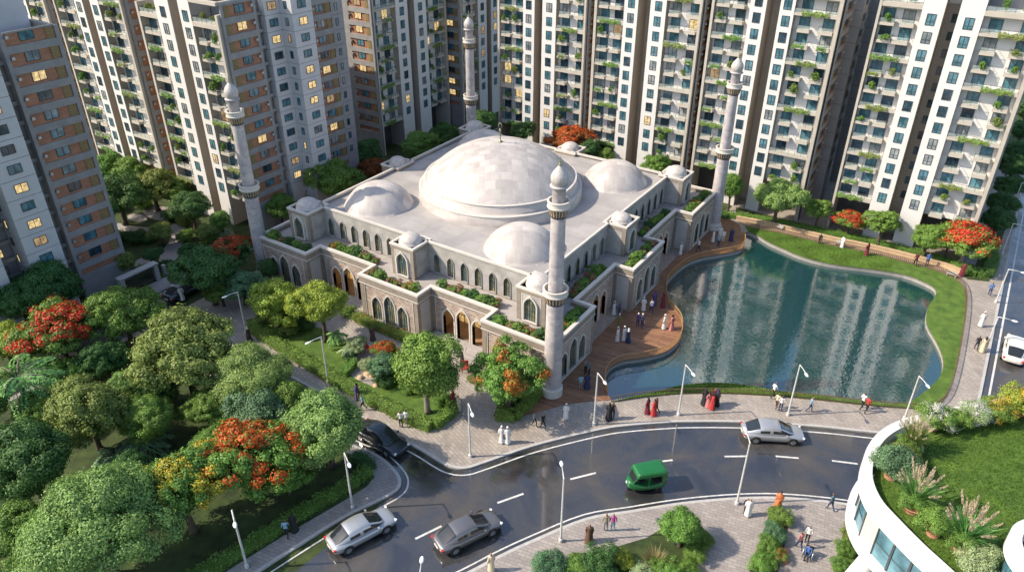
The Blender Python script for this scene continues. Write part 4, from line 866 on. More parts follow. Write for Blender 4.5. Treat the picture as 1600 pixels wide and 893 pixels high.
# minarets
def minaret(x, y, label, ph=1.0):
    t = thing('minaret', label, 'minaret', (x, y, .12), 0, 'four round minarets at the mosque corners', (1, 1, ph))
    m = MB(); m.lathe([(.86, -.1), (.86, .75), (.80, .80), (.74, .82)], 32); m.build('plinth', M_('stone_white'), t)
    m = MB(); m.lathe([(.74, .8), (.66, 8.9)], 32); m.build('lower_shaft', M_('marble_shaft'), t, True)
    m = MB(); m.lathe([(.58, 9.3), (.53, 16.2)], 32); m.build('upper_shaft', M_('marble_shaft'), t, True)
    for z, r0, r1 in ((8.85, .66, .95), (16.0, .53, .80)):
        b = put('balcony', None, t, (0, 0, 0))
        m = MB(); m.lathe([(r0, z - .15), (r0 + .06, z - .05), (r0 + .06, z), (r0 + .02, z + .02), (r1 - .14, z + .62)], 32)
        k = 20
        for q in range(k):
            m.M = RZ(q / k * math.tau); m.box(r0 - .02, -.045, z + .05, r1 - .14, .045, z + .05, 1)
            a0, a1 = r0 + .09, r1 - .03; f = [(a0, z + .03), (a1, z + .62), (r0 - .1, z + .62), (r0 - .1, z + .03)]
            for s in (-.05, .05): m.face([(p[0], s, p[1]) for p in (f if s > 0 else f[::-1])], 1)
            m.face([(a0, -.05, z + .03), (a0, .05, z + .03), (a1, .05, z + .62), (a1, -.05, z + .62)], 1)
        m.M = Matrix.Identity(4); m.build('corbel', M_('dark_recess', 'corbel_tan'), b)
        m = MB(); m.lathe([(r1 - .2, z + .60), (r1, z + .61), (r1 + .03, z + .72), (r1 - .02, z + .75), (r1 - .02, z + 1.05), (r1 + .04, z + 1.08), (r1 + .04, z + 1.16), (r1 - .10, z + 1.17), (r1 - .10, z + .72), (0, z + .72)], 32)
        m.build('balustrade', M_('stone_white'), b)
    m = MB(); m.lathe([(.50, 16.7), (.47, 18.05), (.52, 18.1), (.66, 18.18), (.68, 18.26), (.5, 18.32)], 32)
    m.build('lantern', M_('marble_shaft'), t, True)
    m = MB(); m.lathe([(.46, 18.3), (.58, 18.5), (.63, 18.75), (.60, 19.0), (.48, 19.25), (.30, 19.48), (.15, 19.65), (.09, 19.75)], 32); m.build('onion_dome', M_('marble_dome_small'), t, True)
    m = MB(); m.lathe([(.13, 19.72), (.15, 19.80), (.06, 19.88), (.09, 19.98), (.035, 20.08), (.03, 20.25), (.0, 20.5)], 12); m.build('finial', M_('bronze'), t, True)
minaret(17.15, -17.8, 'front minaret standing on the deck corner beside the street', 1.0)
minaret(17.2, 18.2, 'minaret at the far lake corner in front of the sunlit block', .985)
minaret(-17.35, -17.65, 'minaret at the shaded garden corner, in front of the brick gable', 1.01)
minaret(-16.9, 17.9, 'rear minaret behind the main dome, half hidden by the roof', 1.0)
# ------------------------------------------------------------------ vegetation
def leaf_mesh(name, P, Nn, S, TI, MI, mats, asp=.62, seed=0):
    """P centres, Nn normals, S sizes, TI tint 0..1, MI material index: one small kite-shaped leaf cluster each"""
    g_ = np.random.default_rng(seed); n = len(P)
    a = g_.normal(size=(n, 3)); u = np.cross(Nn, a); u /= np.linalg.norm(u, axis=1, keepdims=True) + 1e-9; v = np.cross(Nn, u)
    s = S[:, None]
    V = np.stack([P - u * s, P + v * s * asp + Nn * s * .15, P + u * s, P - v * s * asp + Nn * s * .15], 1).reshape(-1, 3)
    me = bpy.data.meshes.new(name); me.vertices.add(4 * n); me.vertices.foreach_set('co', V.astype(np.float32).ravel())
    me.loops.add(4 * n); me.loops.foreach_set('vertex_index', np.arange(4 * n, dtype=np.int32))
    me.polygons.add(n); me.polygons.foreach_set('loop_start', np.arange(0, 4 * n, 4, dtype=np.int32)); me.polygons.foreach_set('loop_total', np.full(n, 4, dtype=np.int32))
    for m in mats: me.materials.append(m)
    me.polygons.foreach_set('material_index', MI.astype(np.int32))
    at_ = me.attributes.new('tint', 'FLOAT', 'FACE'); at_.data.foreach_set('value', TI.astype(np.float32))
    me.update(); me.validate(); return me
def crown_arrays(seed, nc, per, ls, lobes=6, flat=.8, clump=(.15, .25), flowers=0.0, fill=.12, fl_top=True, spread=1.0):
    g_ = np.random.default_rng(seed)
    # a few big lobes make the uneven outline, clumps sit on their surface, leaves on the clumps
    L = [(np.array([0, 0, .05]), .62)]
    for k in range(lobes):
        a = k / lobes * math.tau + g_.uniform(-.35, .35); d = g_.uniform(.40, .70) * spread; z = g_.uniform(-.34, .36)
        L.append((np.array([d * math.cos(a), d * math.sin(a), z]), g_.uniform(.28, .46)))
    L.append((np.array([g_.uniform(-.2, .2), g_.uniform(-.2, .2), .42]), g_.uniform(.36, .46)))
    w_ = np.array([r_ ** 2 for _, r_ in L]); w_ /= w_.sum(); C = []; CR = []; guard = 0
    while len(C) < nc and guard < nc * 60:
        guard += 1
        c, r_ = L[g_.choice(len(L), p=w_)]; d = g_.normal(size=3); d /= np.linalg.norm(d)
        if d[2] < -.55: continue
        p = c + d * r_ * g_.uniform(.86, 1.12)
        if any(np.linalg.norm(p - c2) < r2 * .74 for c2, r2 in L): continue
        C.append(p); CR.append(g_.uniform(*clump))
    C = np.array(C); CR = np.array(CR); n = len(C); T_ = g_.uniform(.1, .9, n); F = np.zeros(n, bool)
    if flowers:
        up = C[:, 2] > (-.05 if fl_top else -.6); q_ = g_.uniform(2.2, 3.6, 3); F = up & ((np.sin(C[:, 0] * q_[0] * 2 + 1) + np.sin(C[:, 1] * q_[1] * 2 + 2) + g_.normal(size=n) * .5) > (1 - 2 * flowers) * 1.1 - .25)
    P = []; Nn = []; TI = []; MI = []; S = []
    for i in range(n):
        k = int(per * (CR[i] / np.mean(clump)) ** 2)
        d = g_.normal(size=(k, 3)); d /= np.linalg.norm(d, axis=1, keepdims=True); out = C[i] / (np.linalg.norm(C[i]) + 1e-6)
        d = d + .55 * out + np.array([0, 0, .35]); d /= np.linalg.norm(d, axis=1, keepdims=True)
        P.append(C[i] + d * CR[i] * np.where(g_.random((k, 1)) < .11, g_.uniform(1.05, 1.5, (k, 1)), g_.uniform(.62, 1.08, (k, 1))) * np.array([1, 1, .8])); nn = d + g_.normal(size=(k, 3)) * .30; Nn.append(nn / np.linalg.norm(nn, axis=1, keepdims=True))
        TI.append(np.clip(T_[i] * .6 + g_.uniform(0, .45, k), 0, 1)); S.append(ls * g_.uniform(.7, 1.3, k))
        MI.append((g_.random(k) < .72).astype(int) if F[i] else np.zeros(k, int))
    k = int(n * per * fill); d = g_.normal(size=(k, 3)); d /= np.linalg.norm(d, axis=1, keepdims=True)
    P.append(d * g_.uniform(.2, .75, (k, 1))); nn = d + g_.normal(size=(k, 3)) * .8; Nn.append(nn / np.linalg.norm(nn, axis=1, keepdims=True)); TI.append(g_.uniform(0, .5, k)); S.append(np.full(k, ls * 1.5)); MI.append(np.zeros(k, int))
    P = np.concatenate(P); P[:, 2] *= flat
    return P, np.concatenate(Nn), np.concatenate(S), np.concatenate(TI), np.concatenate(MI), C * np.array([1, 1, flat])
CROWN = {}
def crown(kind, seed, *a, **k):
    P, Nn, S, TI, MI, C = crown_arrays(seed, *a, **k)
    CROWN[kind] = (leaf_mesh('crown_' + kind, P, Nn, S, TI, MI, M_('leaf_mid', 'flower_red'), seed=seed), C)
crown('big_a', 1, 240, 130, .027, 7, .80, (.12, .20)); crown('big_b', 2, 240, 130, .027, 6, .88, (.12, .21), spread=.92); crown('big_c', 3, 210, 290, .019, 6, .74, (.16, .25))
crown('big_flower', 4, 210, 130, .028, 8, .66, (.12, .19), flowers=.62)
crown('small_a', 5, 150, 120, .036, 6, .86, (.17, .27)); crown('small_b', 6, 150, 120, .036, 5, 1.0, (.17, .27), spread=.85); crown('small_c', 7, 130, 120, .037, 6, .78, (.16, .28), spread=1.05)
crown('small_flower', 8, 140, 110, .038, 7, .68, (.16, .25), flowers=.72); crown('spot_flower', 9, 170, 110, .034, 7, .95, (.12, .20), flowers=-.12); crown('yellow_flower', 10, 220, 110, .030, 7, .95, (.12, .20), flowers=.30)
crown('loose', 12, 120, 100, .038, 6, 1.05, (.14, .22), fill=.05, spread=1.05)
TRUNK = {}
def trunk_mesh(kind, C, H, r=.07, nl=6, seed=0):
    """tapered trunk from the ground (z=-H) with limbs that reach into the crown"""
    g_ = random.Random(seed); m = MB()
    m.tube([(0, 0, -H), (.02, .01, -H + .12), (.03, -.02, -H * .55), (.0, .0, -.25), (.02, .02, .25)], [r * 1.5, r * 1.1, r * .9, r * .72, r * .25], 8)
    for k in range(nl):
        c = C[g_.randrange(len(C))]; z0 = -H + H * g_.uniform(.5, .85); c = [c[0] * .8, c[1] * .8, c[2] * .8]
        mid = (c[0] * .45, c[1] * .45, z0 * .55 + c[2] * .45)
        m.tube([(0, 0, z0), mid, c], [r * .55, r * .4, r * .12], 6)
    return m.mesh('trunk_' + kind, M_('bark'), True)
for kk, H in (('big_a', 1.15), ('big_b', 1.2), ('big_c', 1.1), ('big_flower', 1.15), ('small_a', 1.35), ('small_b', 1.75), ('small_c', 1.15), ('small_flower', 1.2), ('spot_flower', 1.35), ('yellow_flower', 1.5), ('loose', 2.1)):
    TRUNK[kk] = (trunk_mesh(kk, CROWN[kk][1], H, .07 if kk.startswith('big') else .085, 8, hash(kk) % 99 if False else len(kk)), H)
def tree(px, py, rp, kind, leaf, label, flower='flower_red', group=None, bark='bark', zg=.12, name='tree', sq=1.0, cat='tree', row=None):
    """px, py, rp: where the crown centre and its half width stand in the photograph; the trunk then reaches the ground below it"""
    H = TRUNK[kind][1]; Rr = 2.0
    for _ in range(8):
        p = at(px, py, zg + H * Rr * sq); Rr = rp * depth(p) / FPX * .97
    p = at(px, py, zg + H * Rr * sq)
    if row is not None:                 # trees known to stand in a straight row at y = row
        d = FW + RT * ((px - 800) / FPX) - UP * ((py - 446.5) / FPX); p = CAM + d * ((row - CAM.y) / d.y); Rr = rp * depth(p) / FPX * .97; sq = (p.z - zg) / (H * Rr)
    stretch = 1.0
    if sq > 1.2: stretch = sq; sq = 1.0
    t = thing(name, label, cat, (p.x, p.y, p.z), rng.uniform(0, 6.28), group, (Rr, Rr, Rr * sq))
    o = put('trunk', TRUNK[kind][0], t); setmat(o, 0, MATS[bark]); o.scale = (1, 1, stretch)
    o = put('crown', CROWN[kind][0], t); setmat(o, 0, MATS[leaf]); setmat(o, 1, MATS[flower])
    return t
GP = 'big trees of the park'
tree(147, 820, 112, 'big_c', 'leaf_light', 'largest pale green rounded tree at the bottom corner of the park', group=GP)
tree(40, 722, 80, 'big_b', 'leaf_dark', 'dark green tree at the picture edge above the largest pale tree', group=GP)
tree(137, 645, 66, 'big_b', 'leaf_olive', 'olive green round tree between the palm and the yellow flowering tree', group=GP)
tree(88, 518, 66, 'big_flower', 'leaf_mid', 'red flowering tree near the grey corner tower, farthest red tree in the park', group=GP)
tree(6, 535, 40, 'small_a', 'leaf_yellowgreen', 'yellowish tree cut by the picture edge beside the far red tree', group=GP)
tree(190, 488, 60, 'big_a', 'leaf_mid', 'mid green tree right of the far red tree, below the grey corner tower', group=GP)
tree(75, 452, 55, 'big_b', 'leaf_dark', 'dark tree against the foot of the grey corner tower', group=GP)
tree(20, 470, 45, 'small_a', 'leaf_dark', 'dark tree at the picture edge below the pale cladding', group=GP)
tree(284, 548, 84, 'big_a', 'leaf_olive', 'very broad olive tree in the middle of the park', group=GP)
tree(386, 588, 65, 'big_c', 'leaf_light', 'pale tree beside the side road, between the olive tree and the hedge lamp', group=GP)
tree(405, 648, 46, 'small_a', 'leaf_blue', 'small bluish tree tucked behind the near red flowering tree', group=GP)
tree(508, 668, 72, 'big_b', 'leaf_light', 'pale tall tree at the park corner beside the dark car', group=GP)
tree(388, 712, 80, 'big_flower', 'leaf_fresh', 'near red flowering tree in the middle of the park edge', group=GP)
tree(282, 762, 68, 'yellow_flower', 'leaf_mid', 'yellow flowering tree left of the near red tree', 'flower_yellow', GP)
tree(232, 655, 46, 'big_b', 'leaf_mid', 'smaller mid green tree under the very broad olive tree', group=GP)
tree(95, 585, 34, 'small_c', 'leaf_mid', 'small round tree between the far red tree and the palm', group=GP)
tree(250, 610, 30, 'small_c', 'leaf_dark', 'small dark tree in the shade left of the broad olive tree', group=GP)
tree(330, 700, 40, 'big_b', 'leaf_mid', 'mid green tree filling the gap left of the near red flowering tree', group=GP)
tree(330, 635, 42, 'big_a', 'leaf_mid', 'mid green tree between the broad olive tree and the near red tree', group=GP)
tree(160, 560, 40, 'big_a', 'leaf_dark', 'dark tree between the far red tree and the broad olive tree', group=GP)
tree(200, 740, 42, 'big_b', 'leaf_dark', 'dark tree in the shade behind the largest pale tree', group=GP)
tree(448, 745, 34, 'small_c', 'leaf_mid', 'low mid green tree below the near red flowering tree', group=GP)
tree(20, 830, 60, 'big_a', 'leaf_mid', 'mid green tree in the bottom corner beside the largest pale tree', group=GP)
tree(-40, 620, 60, 'big_b', 'leaf_mid', 'tree mostly out of the picture beyond the feather palm', group=GP)
tree(450, 622, 34, 'small_b', 'leaf_mid', 'slim mid green tree at the side road edge between the two pale trees', group=GP)
tree(60, 640, 40, 'big_a', 'leaf_mid', 'mid green tree under the feather palm', group=GP)
tree(200, 605, 34, 'big_b', 'leaf_light', 'small pale tree left of the broad olive tree', group=GP)
GS = 'garden trees in front of the mosque'
tree(430, 470, 42, 'small_c', 'leaf_yellowgreen', 'yellow-green spreading tree at the start of the plaza hedge', group=GS)
tree(500, 476, 42, 'small_a', 'leaf_yellowgreen', 'taller yellow-green tree before the left entrance arches', group=GS, sq=1.28)
tree(664, 572, 58, 'small_b', 'leaf_fresh', 'tall loose green tree at the plaza path corner', group=GS, bark='bark_pale', sq=.95)
tree(795, 588, 55, 'spot_flower', 'leaf_fresh', 'tree with scattered orange blossom in the corner bed by the front minaret', 'flower_orange', GS, sq=.95)
tree(600, 570, 25, 'small_c', 'leaf_blue', 'small bluish bushy tree inside the round plaza bed', group=GS)
tree(556, 538, 17, 'small_c', 'leaf_pale', 'small silvery tree next to the banana plants', group=GS)
tree(600, 545, 20, 'small_flower', 'leaf_mid', 'low red leaved bush tree behind the bluish bushy tree', 'flower_red', GS)
tree(420, 420, 16, 'small_b', 'leaf_dark', 'narrow dark tree against the wall beside the garden minaret', group=GS, sq=1.2)
GL = 'trees of the shaded residents garden'
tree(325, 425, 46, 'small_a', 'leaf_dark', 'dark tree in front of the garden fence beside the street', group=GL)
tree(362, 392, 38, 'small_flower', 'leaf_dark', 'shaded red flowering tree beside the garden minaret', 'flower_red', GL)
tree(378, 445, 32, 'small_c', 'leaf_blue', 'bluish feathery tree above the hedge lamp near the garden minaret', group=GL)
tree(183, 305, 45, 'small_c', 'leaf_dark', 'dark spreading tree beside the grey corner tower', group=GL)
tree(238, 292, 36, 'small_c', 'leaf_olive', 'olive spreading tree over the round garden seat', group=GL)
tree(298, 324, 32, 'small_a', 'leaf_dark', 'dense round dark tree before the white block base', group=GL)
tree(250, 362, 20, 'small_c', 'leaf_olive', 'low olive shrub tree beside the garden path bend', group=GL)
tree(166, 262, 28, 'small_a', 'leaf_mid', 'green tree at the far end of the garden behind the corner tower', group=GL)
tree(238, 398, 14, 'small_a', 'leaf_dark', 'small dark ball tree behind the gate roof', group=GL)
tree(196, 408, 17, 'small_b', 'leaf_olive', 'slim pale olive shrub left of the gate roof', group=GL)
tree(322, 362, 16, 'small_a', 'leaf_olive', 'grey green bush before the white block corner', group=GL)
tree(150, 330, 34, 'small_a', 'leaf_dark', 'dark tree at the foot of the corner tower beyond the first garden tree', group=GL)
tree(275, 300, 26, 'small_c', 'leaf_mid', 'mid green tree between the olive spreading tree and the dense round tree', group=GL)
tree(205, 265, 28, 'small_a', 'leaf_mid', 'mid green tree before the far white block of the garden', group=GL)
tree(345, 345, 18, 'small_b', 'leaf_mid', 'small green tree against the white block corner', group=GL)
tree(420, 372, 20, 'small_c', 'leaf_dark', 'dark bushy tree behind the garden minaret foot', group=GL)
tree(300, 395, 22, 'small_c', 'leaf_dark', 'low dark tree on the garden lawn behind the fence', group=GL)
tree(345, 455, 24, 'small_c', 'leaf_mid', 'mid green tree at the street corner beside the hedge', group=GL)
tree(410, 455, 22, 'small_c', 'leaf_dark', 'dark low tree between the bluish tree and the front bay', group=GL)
GBk = 'trees behind the mosque'
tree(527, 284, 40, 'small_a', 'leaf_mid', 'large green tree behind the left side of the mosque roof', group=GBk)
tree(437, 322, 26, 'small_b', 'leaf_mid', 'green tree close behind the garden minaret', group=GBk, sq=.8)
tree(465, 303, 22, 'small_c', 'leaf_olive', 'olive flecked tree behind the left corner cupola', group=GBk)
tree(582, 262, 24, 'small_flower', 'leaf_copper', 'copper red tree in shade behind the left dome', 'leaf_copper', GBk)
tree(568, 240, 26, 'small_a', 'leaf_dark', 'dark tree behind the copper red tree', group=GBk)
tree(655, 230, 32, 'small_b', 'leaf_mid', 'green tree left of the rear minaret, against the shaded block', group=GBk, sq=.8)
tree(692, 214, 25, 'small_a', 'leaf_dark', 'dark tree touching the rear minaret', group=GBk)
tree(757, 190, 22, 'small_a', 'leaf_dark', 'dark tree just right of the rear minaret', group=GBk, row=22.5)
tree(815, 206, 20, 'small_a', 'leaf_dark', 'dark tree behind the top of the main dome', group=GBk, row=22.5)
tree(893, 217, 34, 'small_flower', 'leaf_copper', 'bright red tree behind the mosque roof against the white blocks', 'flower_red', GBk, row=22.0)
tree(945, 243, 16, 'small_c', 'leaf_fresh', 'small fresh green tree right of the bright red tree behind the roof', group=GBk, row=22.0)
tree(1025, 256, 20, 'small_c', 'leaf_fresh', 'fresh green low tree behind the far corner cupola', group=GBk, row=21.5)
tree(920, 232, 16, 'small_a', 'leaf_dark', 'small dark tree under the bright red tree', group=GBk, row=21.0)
GN = 'trees along the far shore promenade'
tree(1143, 292, 21, 'small_b', 'leaf_fresh', 'slender young tree next to the lake minaret', group=GN, sq=1.15)
tree(1218, 308, 37, 'small_a', 'leaf_light', 'largest round green tree on the far shore', group=GN)
tree(1281, 328, 22, 'loose', 'leaf_fresh', 'small fresh tree between the round tree and the small red tree', group=GN, sq=.8)
tree(1328, 343, 25, 'small_flower', 'leaf_fresh', 'small red flowering tree in the middle of the far shore', 'flower_red', GN)
tree(1381, 348, 27, 'loose', 'leaf_fresh', 'airy green tree right of the small red flowering tree', group=GN, sq=.75)
tree(1452, 372, 28, 'small_a', 'leaf_fresh', 'dense green tree left of the big red tree at the promenade end', group=GN)
tree(1484, 376, 20, 'small_b', 'leaf_mid', 'narrow green tree squeezed against the big red tree', group=GN)
tree(1514, 372, 42, 'small_flower', 'leaf_fresh', 'big red flowering tree at the promenade end', 'flower_red', GN, bark='bark_pale')
GR = 'dark trees beside the straight road'
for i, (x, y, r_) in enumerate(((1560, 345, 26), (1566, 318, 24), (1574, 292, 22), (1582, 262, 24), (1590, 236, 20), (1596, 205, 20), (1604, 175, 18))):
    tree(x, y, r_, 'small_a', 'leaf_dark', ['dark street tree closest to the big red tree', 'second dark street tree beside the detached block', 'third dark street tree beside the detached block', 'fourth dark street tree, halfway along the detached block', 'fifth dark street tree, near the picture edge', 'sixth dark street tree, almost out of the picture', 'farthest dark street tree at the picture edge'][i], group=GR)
tree(1066, 822, 36, 'small_b', 'leaf_fresh', 'bright green tree at the near plaza bed tip', group=None, sq=.75)
# palms and banana plants
def frond(P, Nn, S, TI, base, az, ln, droop, g_, n=26, w0=.30, up=.9, ls=.10):
    for i in range(n):
        s = (i + .5) / n; r_ = ln * s; z = up * ln * s * .75 - droop * ln * s * s; c = np.array([base[0] + r_ * math.cos(az), base[1] + r_ * math.sin(az), base[2] + z])
        side = np.array([-math.sin(az), math.cos(az), 0]); wd = w0 * math.sin(math.pi * min(1, s * .9 + .08)) ** .7
        for sg in (-1, 1):
            for q in (.35, .8):
                P.append(c + side * sg * wd * q + np.array([0, 0, -wd * q * .35])); nn = np.array([.2 * math.cos(az), .2 * math.sin(az), 1]) + side * sg * .5 + g_.normal(size=3) * .15
                Nn.append(nn / np.linalg.norm(nn)); S.append(ls); TI.append(g_.uniform(.2, .9))
def palm_meshes(seed, nf, H, ln, w0, ls):
    g_ = np.random.default_rng(seed); P, Nn, S, TI = [], [], [], []; m = MB()
    m.tube([(0, 0, -H), (.03, .02, -H * .5), (0, 0, 0)], [.10, .075, .06], 8)
    for k in range(nf):
        az = k * 2.399 + g_.uniform(-.2, .2); up = g_.uniform(.35, 1.3); dr = g_.uniform(.7, 1.2)
        frond(P, Nn, S, TI, (0, 0, 0), az, ln * g_.uniform(.85, 1.1), dr, g_, 24, w0, up, ls)
        pts = [(ln * s * math.cos(az), ln * s * math.sin(az), up * ln * s * .75 - dr * ln * s * s) for s in (0, .3, .6, .9)]; m.tube(pts, [.022, .018, .012, .006], 4)
    n = len(P)
    return leaf_mesh('palm_crown', np.array(P), np.array(Nn), np.array(S), np.array(TI), np.zeros(n), M_('leaf_palm'), asp=.3, seed=seed), m.mesh('palm_trunk', M_('bark_pale'), True)
PALM = {'palm': (palm_meshes(31, 15, 1.5, 1.0, .26, .085), 1.5), 'low': (palm_meshes(32, 13, .5, 1.0, .28, .10), .5), 'banana': (palm_meshes(33, 9, .9, .8, .16, .10), .9)}
def palm(px, py, rp, kind, label, leaf='leaf_palm', zg=.12, group=None):
    (cm, tm), H = PALM[kind]; Rr = 1.5
    for _ in range(8): p = at(px, py, zg + H * Rr); Rr = rp * depth(p) / FPX
    t = thing('palm_tree' if kind != 'banana' else 'banana_plant', label, 'palm' if kind != 'banana' else 'banana plant', p, rng.uniform(0, 6), group, Rr)
    put('trunk', tm, t); o = put('crown', cm, t); setmat(o, 0, MATS[leaf])
palm(28, 590, 60, 'palm', 'tall feather palm at the picture edge of the park')
palm(220, 690, 46, 'low', 'low feather palm under the olive tree beside the yellow flowering tree', 'leaf_blue')
palm(178, 712, 36, 'low', 'lower feather palm next to the largest pale tree', 'leaf_blue')
palm(95, 620, 30, 'low', 'small feather palm half hidden behind the tall palm')
palm(526, 522, 24, 'banana', 'banana plant with broad pale leaves beside the garden lawn')
palm(543, 545, 20, 'banana', 'second banana plant, closer to the plaza hedge lamp', 'leaf_pale')
# shrubs
SHR = {}
def shrub_mesh(kind, seed, nc, per, ls, flowers=0.0, flat=.8):
    P, Nn, S, TI, MI, C = crown_arrays(seed, nc, per, ls, 5, flat, (.2, .34), flowers, .25, False); P[:, 2] += .55 * flat; P = P[P[:, 2] > -.05] if False else P; P[:, 2] = np.maximum(P[:, 2], .02)
    SHR[kind] = leaf_mesh('shrub_' + kind, P, Nn, S, TI, MI, M_('leaf_mid', 'flower_red'), seed=seed)
shrub_mesh('a', 41, 44, 55, .066); shrub_mesh('b', 42, 40, 55, .066, 0, 1.05); shrub_mesh('f', 43, 44, 55, .066, .45); shrub_mesh('fine', 44, 110, 80, .036, .0, .95); shrub_mesh('finef', 45, 110, 80, .036, .30, .9)
def shrub(p, r_, kind, leaf, label, group=None, flower='flower_red', name='shrub', cat='shrub', rz=None, sc=None):
    o = put(name, SHR[kind], None, p, rng.uniform(0, 6.28) if rz is None else rz, sc or r_); setmat(o, 0, MATS[leaf]); setmat(o, 1, MATS[flower]); return tag(o, label, cat, group)
# planters along the podium edge
def edge_shrubs(x0, y0, x1, y1, n, phrase):
    for k in range(n):
        s = (k + rng.uniform(.25, .75)) / n; x, y = x0 + (x1 - x0) * s, y0 + (y1 - y0) * s; q = rng.random(); r_ = rng.uniform(.46, .74)
        if q < .62: shrub((x, y, ZT), r_, rng.choice('ab'), rng.choice(('leaf_mid', 'leaf_fresh', 'leaf_fresh', 'leaf_dark')), 'green clipped shrub in the terrace planter ' + phrase, 'planter shrubs along the mosque terrace')
        elif q < .86: shrub((x, y, ZT), r_ * .95, 'f', 'leaf_mid', 'shrub with pink blossom in the terrace planter ' + phrase, 'planter shrubs along the mosque terrace', 'flower_pink')
        else: shrub((x, y, ZT), r_ * .9, 'f', 'leaf_olive', 'shrub with orange blossom in the terrace planter ' + phrase, 'planter shrubs along the mosque terrace', 'flower_orange')
edge_shrubs(-16.2, -17.0, -10.9, -17.0, 5, 'nearest the garden minaret'); edge_shrubs(-9.8, -15.1, -3.9, -15.1, 9, 'above the left entrance arches'); edge_shrubs(-2.9, -17.0, 2.9, -17.0, 6, 'on the middle front bay')
edge_shrubs(3.9, -15.1, 10.0, -15.1, 10, 'above the right entrance arches'); edge_shrubs(10.9, -17.0, 16.0, -17.0, 7, 'beside the front minaret')
edge_shrubs(16.2, -16.8, 16.2, -11.6, 8, 'on the deck side by the front minaret'); edge_shrubs(14.4, -10.2, 14.4, -4, 8, 'above the near deck arches'); edge_shrubs(16.2, -2.6, 16.2, 2.7, 6, 'on the middle deck bay')
edge_shrubs(14.4, 4, 14.4, 10.2, 8, 'above the far deck arches'); edge_shrubs(16.2, 11.6, 16.2, 17, 6, 'beside the lake minaret')
# hedges: boxy bodies of leaves
def hedge(name, pts, wd, h, leaf, label, z=.14, dens=150, ls=.058, flower=None, cat='hedge', group=None):
    g_ = np.random.default_rng(len(pts) * 7 + int(wd * 100)); P, Nn, S, TI, MI = [], [], [], [], []; o = Vector((pts[0][0], pts[0][1])); L = [Vector((p[0], p[1])) - o for p in pts]; core = MB()
    for a, b in zip(L[:-1], L[1:]):
        d = b - a; ln = d.length; u = d / max(ln, 1e-6); nn = Vector((-u.y, u.x)); n = int(ln * (wd + 2 * h) * dens)
        for _ in range(n):
            s = g_.uniform(0, ln); q = g_.uniform(0, wd + 2 * h); bump = .10 * math.sin(s * 3.1 + a.x) + .07 * math.sin(s * 7.3 + a.y * 2)
            if q < h: off, zz, nv = -wd / 2, q, (-nn.x, -nn.y, .3)
            elif q < h + wd: off, zz, nv = q - h - wd / 2, h, (0, 0, 1)
            else: off, zz, nv = wd / 2, q - h - wd, (nn.x, nn.y, .3)
            k = 1 + bump; p = a + u * s + nn * off * k
            P.append((p.x + g_.normal() * .05, p.y + g_.normal() * .05, max(.02, zz * k + g_.normal() * .05))); v = np.array(nv) + g_.normal(size=3) * .55; Nn.append(v / np.linalg.norm(v))
            S.append(ls * g_.uniform(.7, 1.3)); TI.append(min(1, max(0, .5 + .35 * math.sin(s * 2.3 + off * 5) + g_.normal() * .25))); MI.append(1 if flower and g_.random() < flower[1] * (1 + math.sin(s * 1.7)) else 0)
        w2 = wd / 2 * .8
        c = [a + nn * w2, a - nn * w2, b - nn * w2, b + nn * w2]; z1 = h * .82
        top = [(p.x, p.y, z1) for p in c]; bot = [(p.x, p.y, 0) for p in c]
        core.face(top[::-1], 0); core.face(top, 0) if False else None
        for i in range(4): core.face([bot[i], bot[(i + 1) % 4], top[(i + 1) % 4], top[i]], 0)
    n = len(P); t = thing(name, label, cat, (o.x, o.y, z), 0, group)
    me = leaf_mesh('hedge_foliage', np.array(P), np.array(Nn), np.array(S), np.array(TI), np.array(MI), [MATS[leaf], MATS[flower[0]] if flower else MATS[leaf]], seed=n)
    put('foliage', me, t)
    me = core.mesh('hedge_core', [MATS[leaf]]); a_ = me.attributes.new('tint', 'FLOAT', 'FACE'); a_.data.foreach_set('value', np.full(len(core.f), .1, np.float32)); put('dark_core', me, t)  # added solid core, tinted dark like the hedge's shaded inside
    return t
hedge('hedge', pix([(392, 514), (430, 540), (470, 564), (515, 592), (560, 618), (610, 643), (650, 662), (674, 671)]), .95, .75, 'leaf_mid', 'long clipped hedge between the plaza garden and the side road pavement')
hedge('hedge', pix([(679, 669), (694, 657), (708, 646), (706, 634), (702, 624)]), .8, .7, 'leaf_fresh', 'short clipped hedge turning along the entrance path')
hedge('hedge', pix([(556, 497), (570, 505), (590, 513), (612, 522), (640, 533)]), .95, .65, 'leaf_mid', 'flecked hedge under the three middle bay windows', flower=('flower_orange', .12))
hedge('hedge', pix([(775, 652), (804, 655), (824, 634), (844, 612)]), .9, .7, 'leaf_fresh', 'clipped hedge round the corner bed by the front minaret')
hedge('hedge', pix([(733, 592), (748, 600), (757, 588)]), .6, .5, 'leaf_mid', 'small dark hedge with pink blossom beside the right entrance', flower=('flower_pink', .25))
hedge('hedge', pix([(553, 568), (548, 578), (538, 588)]), .7, .6, 'leaf_mid', 'small curved hedge at the tip of the banana plant lawn')
hedge('hedge', pix([(604, 605), (600, 597), (610, 590)]), .9, .6, 'leaf_dark', 'dark rounded hedge at the garden path beside the tall loose tree')
hedge('hedge', pix([(398, 508), (418, 502), (440, 505), (455, 510)]), .8, .5, 'leaf_olive', 'olive hedge under the yellow-green spreading tree')
hedge('hedge', pix([(1130, 338), (1182, 344), (1250, 357), (1300, 368), (1345, 377), (1390, 387), (1437, 399), (1475, 409), (1502, 420)]), 1.0, .55, 'leaf_fresh', 'long fresh green hedge behind the promenade seat wall', dens=110)
hedge('hedge', pix([(1505, 424), (1525, 430), (1543, 432), (1549, 415), (1552, 400)]), 1.1, .6, 'leaf_mid', 'hedge corner under the big red tree at the promenade end', dens=110)
